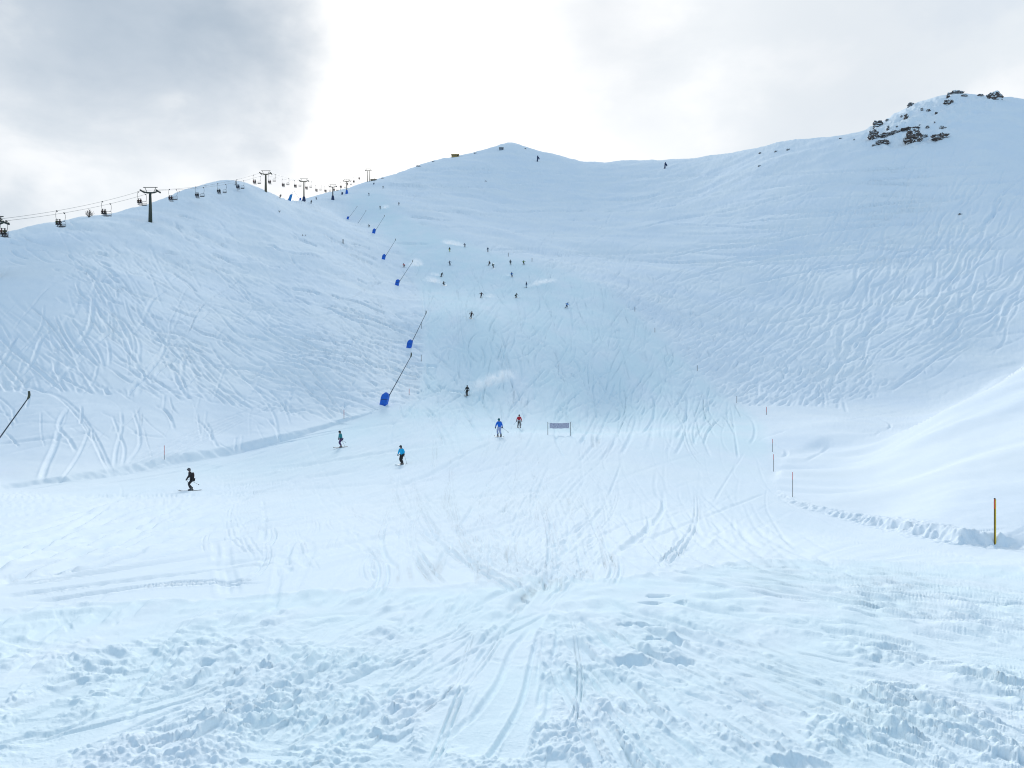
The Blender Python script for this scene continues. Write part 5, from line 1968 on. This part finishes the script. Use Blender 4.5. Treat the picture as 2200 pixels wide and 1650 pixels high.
hut(978, 337, 6.4, 1.9, 4.5, M['wood'], M['wood'], 'ochre wooden hut on the skyline of the main ridge')
hut(1077, 322, 3.8, 1.6, 3.0, M['concrete'], M['steel'], 'small grey block hut just below the highest summit', gable=False)
hut(786, 388, 4.6, 1.7, 4.0, M['woodgrey'], M['steel'], 'squat top station of the chairlift on the knoll', 'lift_station', False)
hut(803, 388, 4.2, 0.6, 3.5, M['woodgrey'], M['woodgrey'], 'low gabled roof with mast right of the top station', 'lift_hut', True)
for px, py, h, lab in ((1155, 347, 13, 'dark avalanche blasting tower below the main summit'), (1429, 362, 14, 'dark avalanche blasting tower on the long saddle ridge')):
    p = spot(px, py)
    s = h / F * p.y / 5.6
    t = thing('avalanche_tower', lab, 'avalanche tower', p - Vector((0, 0, 0.5)), 'avalanche towers under the ridge')
    t.scale = (s, s, s)
    MB().tube([(-0.3, 0, 0), (-0.1, 0, 2.6), (0.05, 0, 5.2), (0.1, 0, 6.0)], [0.62, 0.55, 0.6, 0.35], 10).build('mast', M['navy'], t, True)
    MB().tube([(0.0, -0.1, 4.9), (0.7, -0.3, 4.3), (1.25, -0.5, 3.2), (1.3, -0.6, 2.4)], [0.4, 0.55, 0.62, 0.5], 10).build('blast_pipe', M['navy'], t, True)
    MB().tube([(-1.3, 0.3, 0.1), (-0.1, 0, 2.4)], 0.16, 6).build('brace', M['navy'], t, True)


# ------------------------------------------------------------------ rocks on the right summit
def rock(px, py, w, h, label, seed, grp='rocks of the right summit', half=0.55):
    """outcrop seen w by h photo pixels large, rooted in the slope"""
    p = spot(px, py + h * 0.25)
    sx, sz = w / F * p.y / 2, h / F * p.y / 2
    bm = bmesh.new()
    bmesh.ops.create_icosphere(bm, subdivisions=4 if w > 14 else 3, radius=1.0)
    vs2 = np.array([v.co[:] for v in bm.verts])
    r_ = np.random.default_rng(seed)
    off = r_.uniform(0, 50, 3)
    q_ = vs2 * 1.6
    d = 0.55 * pnoise(q_[:, 0] + off[0], q_[:, 2] * 2.2 + off[1], 3) + 0.35 * pnoise(q_[:, 1] * 2 + off[2], q_[:, 2] * 4.2 + off[0], 6) + 0.22 * pnoise(q_[:, 0] * 4 + off[1], q_[:, 2] * 7, 8)
    d = np.round(d * 5) / 5 * 0.5 + d * 0.5          # ledges
    vs2 = vs2 * (1 + 0.62 * d)[:, None]
    # flat slabs: squash into strata
    vs2[:, 2] = np.round(vs2[:, 2] * 4) / 4 * 0.45 + vs2[:, 2] * 0.55
    tilt = r_.uniform(-0.25, 0.3)
    for v, c_ in zip(bm.verts, vs2):
        v.co = (c_[0] * sx, c_[1] * max(sx, sz) * 0.55, c_[2] * sz * 1.25 + c_[0] * sx * tilt * 0.3)
    me = bpy.data.meshes.new('rock')
    bm.to_mesh(me)
    bm.free()
    me.materials.append(ROCK)
    o = bpy.data.objects.new('rock', me)
    COL.objects.link(o)
    o.location = p + Vector((0, 0.1 * sx, sz * 0.25))
    return tag(o, label, 'rock', grp)


ROCKS = [
    (1888, 266, 24, 15, 'dark ledge of rock high on the left flank of the summit crag'), (1912, 246, 12, 9, 'small rock tooth on the skyline left of the crag'),
    (1877, 291, 20, 24, 'tall dark rock, leftmost at the foot of the crag'), (1908, 289, 38, 8, 'long thin rock ledge above the flat slab'), (1898, 305, 28, 10, 'flat brown slab at the foot of the crag'),
    (1957, 278, 42, 9, 'dark overhanging lip on top of the largest brown outcrop'), (1964, 293, 38, 30, 'largest brown rock outcrop in the middle of the crag'), (2021, 293, 36, 15, 'isolated oblong rock right of the largest outcrop'),
    (2024, 274, 12, 8, 'small rock above the isolated oblong rock'), (2040, 220, 18, 11, 'rock just below the summit'), (2056, 199, 24, 8, 'rock cap on the very summit'), (2072, 205, 11, 6, 'small rock right of the summit cap'),
    (2138, 208, 28, 20, 'rounded boulder standing on the skyline right of the summit'), (2107, 205, 11, 6, 'small skyline rock left of the rounded boulder'), (1958, 225, 13, 8, 'skyline rock halfway up the summit ridge'),
    (1939, 229, 10, 6, 'skyline rock, lower of two on the summit ridge'), (2037, 207, 6, 11, 'upright splinter of rock under the summit'), (1993, 273, 9, 6, 'small rock right above the largest outcrop'), (1925, 284, 22, 7, 'ragged rock band joining the ledges'),
    (1989, 292, 13, 7, 'rock chip touching the right side of the largest outcrop'), (1908, 276, 6, 12, 'narrow rock rib between the ledges'), (1878, 312, 9, 5, 'lowest rock at the crag foot'), (1947, 252, 9, 11, 'dark rock spike in the snowfield of the crag'),
    (1937, 250, 4, 5, 'tiny rock left of the rock spike'), (1981, 235, 5, 6, 'tiny rock below the skyline'), (1995, 237, 9, 6, 'rock fragment in the upper snowfield'), (2012, 243, 6, 6, 'rock fragment right in the upper snowfield'), (2008, 263, 4, 4, 'tiny rock above the small rock'),
    (1976, 268, 4, 4, 'tiny rock over the dark lip'), (1927, 272, 5, 4, 'tiny rock over the ragged band'), (1907, 258, 8, 4, 'tiny ledge under the rock tooth'), (2032, 274, 5, 3, 'tiny rock beside the small rock'), (1835, 300, 4, 4, 'tiny rock left of the crag'), (1806, 297, 7, 2, 'thin rock sliver on the ridge'),
    (1694, 321, 9, 4, 'low rock on the ridge, rightmost of three'), (1667, 325, 7, 4, 'low rock on the ridge, middle of three'), (1634, 329, 8, 3, 'low rock on the ridge, leftmost of three'), (1632, 356, 7, 3, 'flat rock alone below the ridge'), (2063, 460, 9, 5, 'lone dark rock in the gully of the right slope'),
    (1044, 389, 5, 2, 'speck of dark rock below the main summit'), (899, 357, 11, 3, 'flat rock on the left end of the main ridge'), (931, 347, 6, 2, 'small rock on the main ridge by the ochre hut'), (1021, 329, 7, 2, 'thin rock on the ridge between hut and summit'), (822, 383, 7, 2, 'flat rock at the start of the main ridge'),
    (1128, 319, 5, 1.5, 'sliver of rock right of the main summit'),
]
for k, (px, py, w, h, lab) in enumerate(ROCKS):
    rock(px, py, w * (1.15 if py < 262 else 0.98), h * (1.2 if py < 262 else 1.05), lab, 100 + k)


# ------------------------------------------------------------------ bare bush, shrubs, small firs
def bush(px, py, wpx, hpx, label, seed, n=16):
    p = spot(px, py)
    rnd = random.Random(seed)
    w, h = wpx / F * p.y / 2, hpx / F * p.y
    t = thing('bare_bush', label, 'bush', p - Vector((0, 0, 0.15)), 'bare bushes in the snow')
    st, tw = MB(), MB()
    r0 = 0.022 * h + 0.012
    for k in range(n):
        a = math.pi * (0.08 + 0.84 * (k + rnd.random() * 0.6) / n)
        yy = rnd.uniform(-0.5, 0.5) * w
        L = rnd.uniform(0.75, 1.05)
        e = Vector((math.cos(a) * w * L, yy, math.sin(a) * h * L * 0.95 + 0.1))
        m_ = e * 0.5 + Vector((rnd.uniform(-.1, .1) * w, 0, 0.12 * h))
        st.tube([(0, 0, 0), m_, e], [r0, r0 * 0.7, r0 * 0.35], 5)
        for q_ in range(5):
            f_ = rnd.uniform(0.4, 1.0)
            s_ = m_.lerp(e, (f_ - 0.5) * 2) if f_ > 0.5 else m_ * (f_ * 2)
            d = Vector((rnd.uniform(-1, 1) * w, rnd.uniform(-.6, .6) * w, rnd.uniform(0.1, 1) * h)) * 0.28
            tw.tube([s_, s_ + d * 0.6, s_ + d + Vector((0, 0, 0.05))], [r0 * 0.45, r0 * 0.35, r0 * 0.2], 4)
    st.build('stem', M['twig'], t)
    tw.build('twig', M['twig'], t)
    return t


bush(191, 467, 20, 17, 'bare round bush on the skyline of the left hill', 3, 18)
bush(600, 456, 9, 5, 'small low bush on the right shoulder of the left hill', 4, 9)
bush(650, 507, 4, 5, 'tiny dark twig, left of two poking from the left slope', 5, 5)
bush(656, 507, 4, 4, 'tiny dark twig, right of two poking from the left slope', 6, 5)
bush(385, 413, 4, 4, 'tiny tuft on the skyline between two lift chairs', 7, 5)
bush(441, 400, 7, 3, 'low tufts on the rounded skyline of the left hill', 8, 6)


def fir(px, py, hpx, label, seed):
    p = spot(px, py)
    h = hpx / F * p.y
    rnd = random.Random(seed)
    t = thing('small_fir', label, 'fir tree', p - Vector((0, 0, 0.1)), 'small firs')
    MB().tube([(0, 0, 0), (0, 0, h * 0.95)], [0.05 * h, 0.01 * h], 6).build('trunk', M['bark'], t)
    vs2, fs2 = [], []
    for k in range(260):
        z = rnd.random() ** 0.8
        rr = (1 - z) * 0.30 * h * rnd.uniform(0.5, 1.0)
        a = rnd.uniform(0, 6.283)
        c0 = Vector((math.cos(a) * rr, math.sin(a) * rr, h * (0.08 + 0.92 * z)))
        d = Vector((math.cos(a), math.sin(a), -0.35)) * 0.10 * h
        s_ = Vector((-math.sin(a), math.cos(a), 0)) * 0.035 * h
        b = len(vs2)
        vs2 += [c0 - s_, c0 + s_, c0 + d]
        fs2.append((b, b + 1, b + 2))
    MB().add(vs2, fs2).build('crown', M['needle'], t)
    return t


fir(507, 398, 11, 'small dark fir on the top of the left hill by a lift chair', 12)


# ------------------------------------------------------------------ powder thrown up by the skiers
def spray_material():
    m = bpy.data.materials.new('powder_cloud')
    m.use_nodes = True
    nt = m.node_tree
    nt.nodes.clear()
    out = nt.nodes.new('ShaderNodeOutputMaterial')
    pv = nt.nodes.new('ShaderNodeVolumePrincipled')
    pv.inputs['Color'].default_value = (0.97, 0.98, 1.0, 1)
    pv.inputs['Anisotropy'].default_value = 0.35
    tcn = nt.nodes.new('ShaderNodeTexCoord')
    ln = nt.nodes.new('ShaderNodeVectorMath')
    ln.operation = 'LENGTH'
    nt.links.new(tcn.outputs['Object'], ln.inputs[0])
    geo = nt.nodes.new('ShaderNodeNewGeometry')
    nz = nt.nodes.new('ShaderNodeTexNoise')
    nz.inputs['Scale'].default_value = 0.9
    nz.inputs['Detail'].default_value = 5
    nz.inputs['Roughness'].default_value = 0.6
    nt.links.new(geo.outputs['Position'], nz.inputs['Vector'])
    a = nt.nodes.new('ShaderNodeMath')
    a.operation = 'SUBTRACT'
    a.inputs[0].default_value = 1.0
    nt.links.new(ln.outputs['Value'], a.inputs[1])
    b = nt.nodes.new('ShaderNodeMapRange')
    nt.links.new(nz.outputs['Fac'], b.inputs[0])
    b.inputs[1].default_value = 0.40
    b.inputs[2].default_value = 0.70
    mu = nt.nodes.new('ShaderNodeMath')
    mu.operation = 'MULTIPLY'
    nt.links.new(a.outputs[0], mu.inputs[0])
    nt.links.new(b.outputs[0], mu.inputs[1])
    cl = nt.nodes.new('ShaderNodeMath')
    cl.operation = 'MULTIPLY'
    cl.use_clamp = False
    nt.links.new(mu.outputs[0], cl.inputs[0])
    cl.inputs[1].default_value = 0.9
    mxn = nt.nodes.new('ShaderNodeMath')
    mxn.operation = 'MAXIMUM'
    nt.links.new(cl.outputs[0], mxn.inputs[0])
    mxn.inputs[1].default_value = 0.0
    nt.links.new(mxn.outputs[0], pv.inputs['Density'])
    nt.links.new(pv.outputs[0], out.inputs['Volume'])
    return m


SPRAY = spray_material()


def spray(a, b, hpx, label):
    """puff of powder over the snow between two photo pixels"""
    pa, pb = spot(*a), spot(*b)
    c_ = (pa + pb) / 2
    d = pb - pa
    L = d.length / 2 * 1.25
    h = hpx / F * c_.y * 1.35
    mb = MB().ball((0, 0, 0), 1.0, 16, 10)
    o = mb.build('snow_spray', SPRAY)
    x = d.normalized()
    z = normal_at(c_.x, c_.y)
    y = z.cross(x).normalized()
    z = x.cross(y)
    o.matrix_world = Matrix.Translation(c_ + Vector((0, 0, h * 0.2))) @ (Matrix((x * L, y * max(h * 0.8, L * 0.25), z * h)).transposed()).to_4x4()
    return tag(o, label, 'snow spray', None, 'stuff')


spray((1008, 846), (1105, 806), 16, 'large white powder plume trailing right behind the striped skier')
spray((910, 603), (952, 610), 9, 'white powder plume left of the carving black skier')
spray((880, 572), (908, 570), 12, 'puff of powder right of the red skier')
spray((1036, 638), (1066, 639), 6, 'powder trail right of the maroon skier')
spray((1136, 617), (1192, 604), 7, 'long thin powder trail right of the navy skier')
spray((925, 590), (946, 594), 5, 'small powder trail left of the tilted skier')
spray((950, 522), (996, 530), 7, 'bright wind blown powder left of the highest skier')
spray((1082, 592), (1099, 594), 4, 'small powder trail left of the blue skier')
spray((819, 449), (836, 447), 6, 'puff of powder by the tiny skier on the upper piste')
